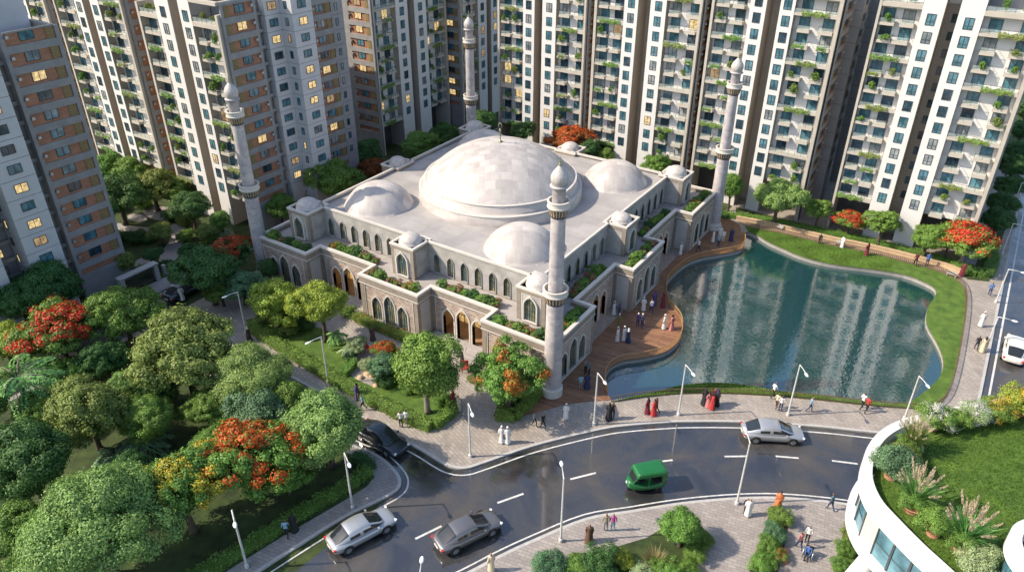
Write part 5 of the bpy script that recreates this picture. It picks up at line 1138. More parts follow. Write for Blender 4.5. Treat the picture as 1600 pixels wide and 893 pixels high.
hedge('hedge', pix([(576, 738), (560, 752), (520, 776), (470, 806), (430, 832), (370, 868), (290, 915)]), .9, .6, 'leaf_mid', 'long dark hedge between the park trees and the curved pavement')
hedge('hedge', pix([(553, 716), (572, 724), (580, 735)]), .9, .6, 'leaf_dark', 'dark hedge tip of the park at the road junction')
hedge('hedge', pix([(1120, 338), (1135, 341)]), .7, .6, 'leaf_dark', 'dark short hedge at the foot of the lake minaret')
hedge('hedge', [(-24.6, -17.5), (-24.4, -12.2)], 1.0, .6, 'leaf_dark', 'dark hedge in the shade along the residents garden')
hedge('hedge', [(p.x, p.y) for p in (at(150, 372, 0), at(205, 372, 0), at(240, 378, 0))], 1.6, .6, 'leaf_dark', 'wide dark hedge mass in the residents garden beside the corner tower', z=0)
def shrub_px(px, py, rp, kind, leaf, label, flower='flower_red', z=.15, group=None, name='shrub', cat='shrub'):
    p = at(px, py, z); r_ = rp * depth(p) / FPX; shrub(p, r_, kind, leaf, label, group, flower, name, cat)
GH = 'shrubs of the shaded residents garden'
for a in ((182, 328, 15, 'fine', 'leaf_dark', 'dark shrub at the garden seat path'), (168, 380, 16, 'fine', 'leaf_mid', 'green shrub at the foot of the corner tower'), (215, 378, 14, 'fine', 'leaf_dark', 'dark shrub on the garden lawn below the wide hedge'), (228, 430, 14, 'fine', 'leaf_olive', 'olive shrub beside the entrance gate canopy'), (292, 375, 13, 'fine', 'leaf_mid', 'green shrub at the path bend'), (268, 345, 12, 'fine', 'leaf_dark', 'dark shrub beside the round seat'),
          (290, 350, 12, 'fine', 'leaf_olive', 'olive shrub under the dense round tree'), (330, 380, 13, 'fine', 'leaf_mid', 'green shrub behind the shaded red tree'), (352, 372, 12, 'finef', 'leaf_pale', 'shrub with pale blossom near the white block corner', 'flower_white'), (225, 325, 13, 'fine', 'leaf_mid', 'green shrub under the olive spreading tree'), (312, 402, 13, 'fine', 'leaf_olive', 'olive shrub along the garden fence'), (262, 418, 10, 'fine', 'leaf_dark', 'small dark shrub at the gate post')):
    shrub_px(*a[:6], *(a[6:7] or ()), z=.0, group=GH)
GG = 'loose shrubs of the plaza garden'
for a in ((600, 600, 17, 'fine', 'leaf_dark', 'dark shrub below the bluish bushy tree'), (622, 590, 16, 'finef', 'leaf_mid', 'shrub with red blossom between the path and the loose tree', 'flower_red'), (640, 612, 14, 'fine', 'leaf_fresh', 'fresh shrub on the entrance lawn under the loose tree'), (690, 628, 14, 'fine', 'leaf_mid', 'round shrub at the corner of the entrance lawn'),
          (612, 560, 13, 'finef', 'leaf_mid', 'red blossoming shrub behind the bluish bushy tree', 'flower_red'), (575, 575, 13, 'fine', 'leaf_pale', 'pale shrub beside the boulders'), (548, 560, 12, 'fine', 'leaf_dark', 'dark shrub at the banana plants'), (790, 632, 15, 'fine', 'leaf_mid', 'shrub under the orange blossom tree'), (812, 622, 15, 'fine', 'leaf_fresh', 'fresh shrub in the corner bed'), (826, 605, 14, 'fine', 'leaf_mid', 'shrub in the corner bed against the mosque wall'),
          (452, 522, 14, 'fine', 'leaf_olive', 'olive shrub under the yellow-green spreading tree'), (478, 512, 13, 'fine', 'leaf_dark', 'dark shrub between the two yellow-green trees'), (470, 495, 18, 'fine', 'leaf_mid', 'shrub before the left front bay'), (448, 488, 18, 'fine', 'leaf_dark', 'dark shrub at the left front bay windows'), (420, 492, 18, 'fine', 'leaf_mid', 'shrub near the foot of the garden minaret'), (545, 492, 12, 'fine', 'leaf_mid', 'low shrub at the left end of the flecked hedge')):
    shrub_px(*a[:6], *(a[6:7] or ()), group=GG)
# near plaza beds
BED1 = [(1052, 815), (1085, 826), (1108, 838), (1098, 862), (1075, 910), (1040, 960), (820, 960), (832, 905), (860, 880), (950, 858), (1010, 840)]
g = MB(); g.prism(pix(BED1), .1, .17, 0, 1); struct(g.build('plaza_bed', M_('grass_park', 'kerb')))
BED2 = [(1203, 800), (1234, 802), (1226, 850), (1205, 935), (1158, 935), (1182, 860)]
g = MB(); g.prism(pix(BED2), .1, .17, 0, 1); struct(g.build('narrow_bed', M_('soil', 'kerb')))
BED3 = [(1318, 828), (1338, 819), (1420, 822), (1440, 960), (1290, 960), (1304, 880)]
g = MB(); g.prism(pix(BED3), .1, .17, 0, 1); struct(g.build('pillar_bed', M_('grass_bright', 'kerb')))
def pr(px, rp, p=None): return rp * depth(p) / FPX
GQ = 'shrubs of the near plaza beds'
for a in ((857, 893, 27, 'fine', 'leaf_blue', 'pale bluish rounded shrub at the left tip of the near plaza bed'), (905, 893, 22, 'fine', 'leaf_mid', 'mid green shrub next to the pale bluish shrub'), (935, 888, 30, 'fine', 'leaf_dark', 'dark broad shrub in the near plaza bed'),
          (975, 880, 16, 'fine', 'leaf_yellowgreen', 'small yellow shrub in the near plaza bed'), (1038, 898, 24, 'fine', 'leaf_fresh', 'fresh shrub at the picture bottom under the bright green tree'), (1005, 905, 20, 'fine', 'leaf_pale', 'pale shrub at the picture bottom below the grass tuft'),
          (1095, 848, 17, 'fine', 'leaf_mid', 'round shrub at the right corner of the near plaza bed'), (1085, 872, 18, 'fine', 'leaf_mid', 'shrub on the bed edge below the round corner shrub'), (1072, 898, 18, 'fine', 'leaf_fresh', 'shrub on the bed edge at the picture bottom'), (1054, 842, 15, 'finef', 'leaf_mid', 'shrub with white blossom beside the bright green tree trunk', 'flower_white'),
          (1218, 815, 19, 'fine', 'leaf_mid', 'round shrub at the tip of the narrow bed'), (1208, 840, 18, 'fine', 'leaf_blue', 'greyish shrub in the narrow bed'), (1200, 862, 19, 'fine', 'leaf_mid', 'green shrub in the middle of the narrow bed'), (1190, 888, 20, 'fine', 'leaf_fresh', 'bright shrub at the picture bottom of the narrow bed'), (1215, 872, 14, 'finef', 'leaf_olive', 'olive shrub with red blossom in the narrow bed'),
          (1326, 838, 15, 'fine', 'leaf_olive', 'upright olive shrub beside the slanted white pillar'), (1318, 862, 15, 'fine', 'leaf_mid', 'green shrub left of the slanted white pillar'), (1312, 890, 16, 'fine', 'leaf_mid', 'green shrub at the picture bottom left of the pillar')):
    shrub_px(*a[:6], *(a[6:7] or ()), group=GQ)
def grass_meshes(seed, nb, ln, plume=0, spread=.5):
    g_ = np.random.default_rng(seed); m = MB(); pm_ = [[], [], [], []]
    V, F, A, MI = [], [], [], []
    for k in range(nb):
        az = g_.uniform(0, math.tau); l = ln * g_.uniform(.6, 1.05); out = spread * g_.uniform(.25, 1); dr = g_.uniform(.1, .5); w_ = .012 * g_.uniform(.8, 1.4)
        sd = np.array([-math.sin(az), math.cos(az), 0]); pts = []
        for s in (0, .4, .75, 1): pts.append(np.array([math.cos(az) * out * l * s ** 1.3, math.sin(az) * out * l * s ** 1.3, l * (s - dr * s * s * out * 1.2)]))
        b0 = len(V); ti = g_.uniform(0, 1)
        for i, p in enumerate(pts):
            ww = w_ * (1, .9, .6, .1)[i]; V.append(p - sd * ww); V.append(p + sd * ww)
        for i in range(3): F.append((b0 + 2 * i, b0 + 2 * i + 1, b0 + 2 * i + 3, b0 + 2 * i + 2)); A.append(ti)
    me = bpy.data.meshes.new('grass_blades'); me.from_pydata([tuple(v) for v in V], [], F); me.materials.append(MATS['leaf_palm'])
    a_ = me.attributes.new('tint', 'FLOAT', 'FACE'); a_.data.foreach_set('value', np.array(A, np.float32)); me.update()
    pl = None
    if plume:
        P, Nn, S, TI = [], [], [], []
        for k in range(plume):
            az = g_.uniform(0, math.tau); out = spread * g_.uniform(.1, .85); d = np.array([math.cos(az) * out, math.sin(az) * out, 1.0]); d /= np.linalg.norm(d); l = ln * g_.uniform(1.0, 1.35)
            for q in range(60):
                s = q / 59; c = d * l * (.72 + .28 * s) + np.array([0, 0, -.06 * s * out]); wv = .038 * math.sin(math.pi * (.12 + .8 * s)); v = g_.normal(size=3); v -= d * v.dot(d); v /= np.linalg.norm(v)
                P.append(c + v * wv * .6); nn = v + g_.normal(size=3) * .3; Nn.append(nn / np.linalg.norm(nn)); S.append(.026); TI.append(g_.uniform(.1, 1))
        pl = leaf_mesh('grass_plume', np.array(P), np.array(Nn), np.array(S), np.array(TI), np.zeros(len(P)), M_('plume'), .4, seed)
    return me, pl
GRASS = {'pampas': grass_meshes(51, 420, 1.0, 34, .75), 'straw': grass_meshes(52, 520, 1.0, 0, .8), 'agave': grass_meshes(53, 90, .8, 0, 1.0)}
def grass_plant(p, r_, kind, leaf, label, name='ornamental_grass', cat='ornamental grass', group=None):
    t = thing(name, label, cat, p, rng.uniform(0, 6), group, r_); b, pl = GRASS[kind]; o = put('blades', b, t); setmat(o, 0, MATS[leaf])
    if pl: put('plume', pl, t)
    return t
p = at(1022, 890); grass_plant(p, 1.5, 'straw', 'straw', 'big straw coloured grass tuft in the near plaza bed')
p = at(992, 886); grass_plant(p, 1.0, 'agave', 'leaf_blue', 'spiky blue green plant left of the straw grass tuft', 'spiky_plant', 'spiky plant')
# plants hanging on the apartment balconies
def trail_mesh(name, wd, seed, drop):
    g_ = np.random.default_rng(seed); n = int(260 * wd); x = g_.uniform(-wd / 2, wd / 2, n); lump = .5 + .5 * np.sin(x * 5 + seed); q = g_.random(n)
    z = np.where(q < .35, g_.uniform(0, .28, n) * lump, -g_.uniform(0, drop, n) * (.4 + .6 * lump)); y = np.where(q < .35, g_.uniform(-.12, .18, n), -.10 - g_.uniform(0, .10, n))
    nn = np.stack([g_.normal(size=n) * .5, -1 + g_.normal(size=n) * .4, .6 + g_.normal(size=n) * .4], 1); nn /= np.linalg.norm(nn, axis=1, keepdims=True)
    return leaf_mesh(name, np.stack([x, y, z], 1), nn, np.full(n, .065) * g_.uniform(.7, 1.3, n), g_.random(n), np.zeros(n), M_('leaf_fresh', 'flower_red'), seed=seed)
HANG = {'trail': [trail_mesh('trailing_plant', 1.25, 61, .42), trail_mesh('trailing_plant', 1.05, 62, .5)], 'long': [trail_mesh('trailing_plant', 2.7, 63, .42), trail_mesh('trailing_plant', 2.1, 64, .48)]}
print('balcony plants', len(PLANT_SPOTS))
for p, rz, kind, ph in PLANT_SPOTS:
    if kind == 'bush': o = put('balcony_plant', SHR[rng.choice('ab')], None, p, rng.uniform(0, 6), (.42 * rng.uniform(.7, 1.2),) * 2 + (.50 * rng.uniform(.7, 1.3),)); lb = 'bushy green plant on a balcony of the block ' + ph; setmat(o, 1, MATS['flower_red'])
    else: o = put('balcony_plant', rng.choice(HANG[kind]), None, p, rz); lb = ('greenery trailing over a balcony of the block ' if kind == 'trail' else 'long strip of greenery on a balcony of the block ') + ph
    setmat(o, 0, MATS[rng.choice(('leaf_fresh', 'leaf_mid', 'leaf_olive', 'leaf_fresh'))]); tag(o, lb, 'balcony plant', 'plants on the apartment balconies')
# ------------------------------------------------------------------ round building with the roof garden at the near corner
ZRF = 14.6
OUT = smooth_curve(pix([(1760, 598), (1680, 604), (1600, 616), (1540, 625), (1469, 640), (1413, 653), (1376, 672), (1355, 698), (1347, 728), (1350, 754), (1365, 784), (1394.6, 817), (1432, 855), (1469, 889), (1520, 937), (1600, 1012)], ZRF), 6)
def off_line(pts, d):
    m = MB(); L = m.strip(pts, 0, d, 0); return [(b.x, b.y) for a, b in L]
ob = thing('office_building', 'white round office building with planted roof garden at the near corner', 'office building', (OUT[0][0], OUT[0][1], 0)); o0 = Vector((OUT[0][0], OUT[0][1]))
LO = [(p[0] - o0.x, p[1] - o0.y) for p in OUT]; FARP = [tuple(Vector((at(2300, 1012, ZRF).x, at(2300, 1012, ZRF).y)) - o0), tuple(Vector((at(2300, 560, ZRF).x, at(2300, 560, ZRF).y)) - o0)]
def band(m, d0, d1, z0, z1, mi=0):
    a, b = off_line(LO, d0) if d0 else LO, off_line(LO, d1) if d1 else LO
    for i in range(len(a) - 1):
        p, q, r_, s = a[i], a[i + 1], b[i + 1], b[i]
        m.face([(*p, z1), (*s, z1), (*r_, z1), (*q, z1)][::-1], mi); m.face([(*p, z0), (*q, z0), (*r_, z0), (*s, z0)][::-1], mi)
        m.face([(*p, z0), (*q, z0), (*q, z1), (*p, z1)], mi); m.face([(*s, z0), (*r_, z0), (*r_, z1), (*s, z1)][::-1], mi)
SG = 1.0   # inward side of the outline
m = MB(); band(m, 0, .44 * SG, ZRF - .8, ZRF); m.build('parapet', M_('render_white'), ob, True).data.polygons.foreach_set('use_smooth', [False] * len(m.f))
m = MB(); band(m, -.06 * SG, .6 * SG, ZRF - 3.05, ZRF - 2.75); m.build('ledge', M_('render_white'), ob)
inn = off_line(LO, .3 * SG)
acc = 0.0; seg = []; k = 0
fine = [inn[0]]
tot = sum((Vector(inn[i + 1]) - Vector(inn[i])).length for i in range(len(inn) - 1))
def along(L, s):
    for i in range(len(L) - 1):
        d = (Vector(L[i + 1]) - Vector(L[i])).length
        if s <= d or i == len(L) - 2: return Vector(L[i]).lerp(Vector(L[i + 1]), s / d)
        s -= d
npan = int(tot / .95); wallm = MB()
for k in range(npan):
    a, b = along(inn, tot * k / npan), along(inn, tot * (k + 1) / npan); z0, z1 = ZRF - 2.74, ZRF - .8
    if k % 7 in (3,) or k % 7 == 6:
        wallm = MB(); wallm.face([(a.x, a.y, z0), (b.x, b.y, z0), (b.x, b.y, z1), (a.x, a.y, z1)], 0); wallm.build('wall_panel', M_('wall_beige'), ob); continue
    u = (b - a).normalized(); mw = MB(); fr = .05
    mw.face([(a.x, a.y, z0), (b.x, b.y, z0), (b.x, b.y, z1), (a.x, a.y, z1)], 1)
    nn = Vector((u.y, -u.x)) * .05
    for s in (0, 1):
        p = a if s == 0 else b - u * fr; q = p + u * fr; mw.face([(p.x + nn.x, p.y + nn.y, z0), (q.x + nn.x, q.y + nn.y, z0), (q.x + nn.x, q.y + nn.y, z1), (p.x + nn.x, p.y + nn.y, z1)], 0)
        mw.face([(p.x, p.y, z0), (p.x + nn.x, p.y + nn.y, z0), (p.x + nn.x, p.y + nn.y, z1), (p.x, p.y, z1)], 0); mw.face([(q.x, q.y, z0), (q.x + nn.x, q.y + nn.y, z0), (q.x + nn.x, q.y + nn.y, z1), (q.x, q.y, z1)], 0)
    zc = z0 + .8; p, q = a + nn * .8, b + nn * .8; mw.face([(p.x, p.y, zc), (q.x, q.y, zc), (q.x, q.y, zc + .05), (p.x, p.y, zc + .05)], 0)
    mw.build('window', M_('window_frame', 'glass'), ob)
m = MB(); m.prism(off_line(LO, 4.5 * SG) + FARP, 0, ZRF - 3.12, sides=True); m.prism(off_line(LO, .5 * SG) + FARP, ZRF - 3.13, ZRF - 3.105, sides=False); m.build('storey_body', M_('render_white'), ob)
m = MB(); a, b = at(1372, 842, ZRF - 3.2), at(1190, 1060, .15)
m.tube([(a.x - o0.x + .3, a.y - o0.y, a.z + .1), (b.x - o0.x, b.y - o0.y, b.z)], [.42, .36], 20); m.build('slanted_pillar', M_('render_white'), ob, True)
LAWN = [(p[0] + o0.x, p[1] + o0.y) for p in off_line(LO, .6 * SG) + FARP]
g = MB(); g.prism(LAWN, ZRF - 1.2, ZRF - .42, sides=False); struct(g.build('roof_lawn', M_('grass_bright')))
# blades on the roof lawn: uncountable, one object
def inside(p, poly):
    c = False; j = len(poly) - 1
    for i in range(len(poly)):
        if (poly[i][1] > p[1]) != (poly[j][1] > p[1]) and p[0] < (poly[j][0] - poly[i][0]) * (p[1] - poly[i][1]) / (poly[j][1] - poly[i][1]) + poly[i][0]: c = not c
        j = i
    return c
def blades(name, poly, n, z, h, w_, leaf, seed):
    g_ = np.random.default_rng(seed); A = np.array(poly); lo, hi = A.min(0), A.max(0); hi[0] = min(hi[0], lo[0] + 16); P = []
    while len(P) < n:
        p = lo + (hi - lo) * g_.random(2)
        if inside(p, poly): P.append(p)
    P = np.array(P); n = len(P); az = g_.uniform(0, math.tau, n); hh = h * g_.uniform(.6, 1.3, n); le = hh * g_.uniform(.1, .7, n); a2 = g_.uniform(0, math.tau, n)
    dx, dy = np.cos(az) * w_, np.sin(az) * w_
    V = np.zeros((n, 3, 3)); V[:, 0] = np.stack([P[:, 0] - dx, P[:, 1] - dy, np.full(n, z)], 1); V[:, 1] = np.stack([P[:, 0] + dx, P[:, 1] + dy, np.full(n, z)], 1); V[:, 2] = np.stack([P[:, 0] + np.cos(a2) * le, P[:, 1] + np.sin(a2) * le, z + hh], 1)
    me = bpy.data.meshes.new(name); me.vertices.add(3 * n); me.vertices.foreach_set('co', V.astype(np.float32).ravel()); me.loops.add(3 * n); me.loops.foreach_set('vertex_index', np.arange(3 * n, dtype=np.int32))
    me.polygons.add(n); me.polygons.foreach_set('loop_start', np.arange(0, 3 * n, 3, dtype=np.int32)); me.polygons.foreach_set('loop_total', np.full(n, 3, dtype=np.int32)); me.materials.append(MATS[leaf])
    pt = .5 + .3 * np.sin(P[:, 0] * 1.7 + np.sin(P[:, 1] * 1.1) * 2) + g_.normal(size=n) * .2
    a_ = me.attributes.new('tint', 'FLOAT', 'FACE'); a_.data.foreach_set('value', np.clip(pt, 0, 1).astype(np.float32)); me.update(); me.validate()
    o = put(name, me); o['kind'] = 'stuff'; o['label'] = 'short green grass'; return o
blades('roof_grass', LAWN, 60000, ZRF - .42, .10, .014, 'leaf_lawn', 3)
RLP = LSx + [(p[0], p[1]) for p in RL]
blades('lake_grass', RLP, 30000, .16, .12, .02, 'leaf_fresh', 4)
# rooftop pavilion
pc = at(1662, 866, 16.6); pe = at(1577, 838, 16.6); rp_ = (pc - pe).length
pv = thing('rooftop_pavilion', 'white round rooftop pavilion cut by the picture edge on the roof garden', 'pavilion', (pc.x, pc.y, ZRF - .42))
zz = 16.6 - (ZRF - .42)
m = MB(); m.lathe([(rp_ - .05, zz - .75), (rp_, zz - .7), (rp_, zz), (rp_ - .42, zz), (rp_ - .42, zz - .7), (rp_ - .44, zz - 1.6), (0, zz - 1.6)], 64, 0, (0, 0), [0, 0, 0, 0, 1, 1]); m.build('parapet', M_('render_white', 'dark_recess'), pv)
for k in range(40):
    a0, a1 = k / 40 * math.tau, (k + 1) / 40 * math.tau; r_ = rp_ - .25; m = MB(); P4 = [(r_ * math.cos(a), r_ * math.sin(a)) for a in (a0, a1)]
    m.face([(*P4[0], 0), (*P4[1], 0), (*P4[1], zz - .75), (*P4[0], zz - .75)], 1); q = [(p[0] * 1.012, p[1] * 1.012) for p in P4]; u = (Vector(q[1]) - Vector(q[0])) * .05
    m.face([(*q[0], 0), (q[0][0] + u.x, q[0][1] + u.y, 0), (q[0][0] + u.x, q[0][1] + u.y, zz - .75), (*q[0], zz - .75)], 0); m.build('window', M_('window_frame', 'glass'), pv)
# pots of the roof garden
def pot_mesh(name, prof, mat):
    m = MB(); m.lathe(prof, 20); return m.mesh(name, M_(mat, 'soil'), True)
POTS = {'bowl': pot_mesh('pot', [(0, 0), (.32, 0), (.52, .36), (.56, .40), (.50, .41), (.47, .36), (0, .36)], 'terracotta'), 'tall': pot_mesh('pot', [(0, 0), (.28, 0), (.36, .5), (.40, .55), (.34, .56), (.32, .5), (0, .5)], 'terracotta'), 'stone': pot_mesh('pot', [(0, 0), (.40, 0), (.55, .30), (.58, .36), (.5, .37), (.48, .32), (0, .32)], 'pot_stone'), 'blue': pot_mesh('pot', [(0, 0), (.35, 0), (.46, .28), (.5, .32), (.42, .33), (.4, .28), (0, .28)], 'pot_blue')}
def potted(px, py, sc, pot, kind, leaf, rp2, label, flower='flower_red'):
    p = at(px, py, ZRF - .42); t = thing('potted_plant', label, 'potted plant', p, rng.uniform(0, 6), 'potted plants of the roof garden', sc)
    put('pot', POTS[pot], t)
    zt = {'bowl': .36, 'tall': .5, 'stone': .32, 'blue': .28}[pot]
    if kind in GRASS:
        b, pl = GRASS[kind]; o = put('foliage', b, t, (0, 0, zt), 0, rp2); setmat(o, 0, MATS[leaf])
        if pl: put('plume', pl, t, (0, 0, zt), 0, rp2)
        o = put('undergrowth', SHR['fine'], t, (0, 0, zt - .05), 0, .62); setmat(o, 0, MATS['leaf_mid'])
    else:
        o = put('foliage', SHR[kind], t, (0, 0, zt - .1), 0, rp2); setmat(o, 0, MATS[leaf]); setmat(o, 1, MATS[flower])
potted(1500, 858, 1.0, 'bowl', 'pampas', 'leaf_palm', 1.7, 'big plume grass in a terracotta bowl, nearest the pavilion')
potted(1424, 797, .95, 'bowl', 'pampas', 'leaf_palm', 1.7, 'big plume grass in a terracotta bowl, second along the parapet')
potted(1420, 705, .95, 'stone', 'pampas', 'leaf_olive', 1.5, 'plume grass with dense stems at the tightest bend of the parapet')
potted(1457, 834, .9, 'tall', 'fine', 'leaf_fresh', .82, 'round green bush in a tall terracotta pot between the two big plume grasses')
potted(1391, 745, .95, 'tall', 'fine', 'leaf_blue', .98, 'round bluish green bush in a tall pot at the parapet bend')
potted(1405, 722, .8, 'stone', 'fine', 'leaf_olive', .8, 'low olive bush between the bluish bush and the dense plume grass')
potted(1522, 893, .8, 'bowl', 'fine', 'leaf_pale', .95, 'pale small leaved bush at the picture bottom beside the parapet')
potted(1455, 668, .85, 'bowl', 'finef', 'leaf_fresh', 1.0, 'large bush with tiny white flowers near the top of the parapet curve', 'flower_white')
potted(1490, 668, .7, 'stone', 'fine', 'leaf_fresh', .95, 'feathery bright green bush right of the large white flecked bush')
potted(1520, 660, .75, 'stone', 'finef', 'leaf_pale', 1.0, 'silvery bush with white flowers beside the blue pot', 'flower_white')
potted(1551, 655, .8, 'blue', 'finef', 'leaf_fresh', .95, 'yellow flowering bush in a pale blue pot', 'flower_yellow')
potted(1590, 645, .95, 'bowl', 'finef', 'leaf_yellowgreen', 1.0, 'golden flowering bush in a wide bowl at the picture edge', 'flower_yellow')
# ------------------------------------------------------------------ street lamps
def lamp(px, py, ax, ay, label, h=5.0):
    p = at(px, py); ang = math.atan2(ay, ax); t = thing('street_lamp', label, 'street lamp', p, ang, 'slim grey street lamps')
    m = MB(); m.lathe([(.14, 0), (.14, .25), (.085, .28)], 12); m.tube([(0, 0, .2), (0, 0, h)], [.08, .05], 10); m.build('pole', M_('lamp_metal'), t, False)
    m = MB(); m.tube([(-.05, 0, h - .06), (.0, 0, h - .02), (.55, 0, h + .03), (1.05, 0, h + .02)], [.045, .045, .03, .03], 8); m.build('arm', M_('lamp_metal'), t, True)
    m = MB(); M0 = T((1.22, 0, h + .0)) @ Matrix.Diagonal((.26, .12, .07, 1)); m.M = M0; m.lathe([(0, -1), (.6, -.8), (.95, -.3), (1, 0), (.9, .45), (.55, .85), (0, 1)], 14); m.build('lamp_head', M_('lamp_head'), t, True)
for a in ((735, 713, .75, -.65, 'street lamp on the corner pavement in front of the entrance path'), (928, 663, .8, -.6, 'street lamp on the pavement next to the deck end'), (1060, 648, .75, -.65, 'street lamp by the lake railing next to the women in red', 4.9),
          (1231, 648, .6, -.8, 'street lamp by the lake railing behind the walking figures', 4.9), (1413, 654, .6, -.8, 'street lamp at the lake corner above the roof garden', 4.2), (876, 845, -.6, .8, 'street lamp on the near kerb beside the lone dark figure', 5.6),
          (1151, 787, -.55, .85, 'street lamp on the near kerb behind the green auto rickshaw', 5.6), (551, 793, .85, -.5, 'street lamp on the park pavement above the silver car'), (386, 885, .85, -.5, 'street lamp at the park hedge below the yellow flowering tree'),
          (513, 597, -.2, -1, 'street lamp in front of the plaza hedge by the banana plants', 4.6), (385, 520, -.2, -1, 'street lamp under the bluish feathery tree', 4.4), (664, 1000, -.55, .85, 'street lamp of which only the head shows at the picture bottom', 5.3),
          (1539, 548, 1, 0, 'street lamp on the straight road nearest the white car', 3.6), (1556, 472, 1, 0, 'street lamp on the straight road beside the man in blue', 3.7), (1565, 397, 1, 0, 'street lamp on the straight road behind the big red tree', 3.7), (1580, 330, 1, 0, 'farthest street lamp on the straight road among dark trees', 3.7)):
    lamp(*a)
# ------------------------------------------------------------------ vehicles
def paint(name, col, rough=.25, metal=.5): return pm(name, col, rough, .03, 1, metal=metal, coat=.6)
paint('paint_silver', (.50, .51, .52), .28, .6); paint('paint_grey', (.20, .195, .20), .25, .6); paint('paint_dark', (.035, .045, .055), .2, .4); paint('paint_white', (.68, .66, .62), .35, .1); paint('paint_green', (.012, .14, .035), .35, .1)
pm('tyre', (.02, .02, .02), .8, .1, 3); pm('rim', (.5, .5, .5), .3, .05, 3, metal=.8); pm('car_glass', (.02, .024, .028), .05, .1, 1, spec=.8); pm('tail_red', (.5, .03, .02), .3, .05, 3); pm('head_clear', (.75, .76, .76), .15, .05, 3); pm('plate', (.6, .58, .5), .5, .05, 3)
def hull(m, st, mi=0):
    rows = []
    for x, w_, zl, zs, zt in st:
        half = [(w_ * .80, zl), (w_ * .97, zl + .10), (w_, (zl + zs) / 2), (w_ * .985, zs - .06), (w_ * .92, zs), (w_ * .74, zt - .015), (w_ * .38, zt), (0, zt + .008)]
        pts = [(x, -y, z) for y, z in half] + [(x, y, z) for y, z in reversed(half[:-1])]; rows.append([m.P(p) for p in pts])
    n = len(rows[0])
    for a, b in zip(rows[:-1], rows[1:]):
        for k in range(n): m.f.append([a[k], a[(k + 1) % n], b[(k + 1) % n], b[k]]); m.m.append(mi)
    m.f.append(rows[0][::-1]); m.m.append(mi); m.f.append(rows[-1]); m.m.append(mi)
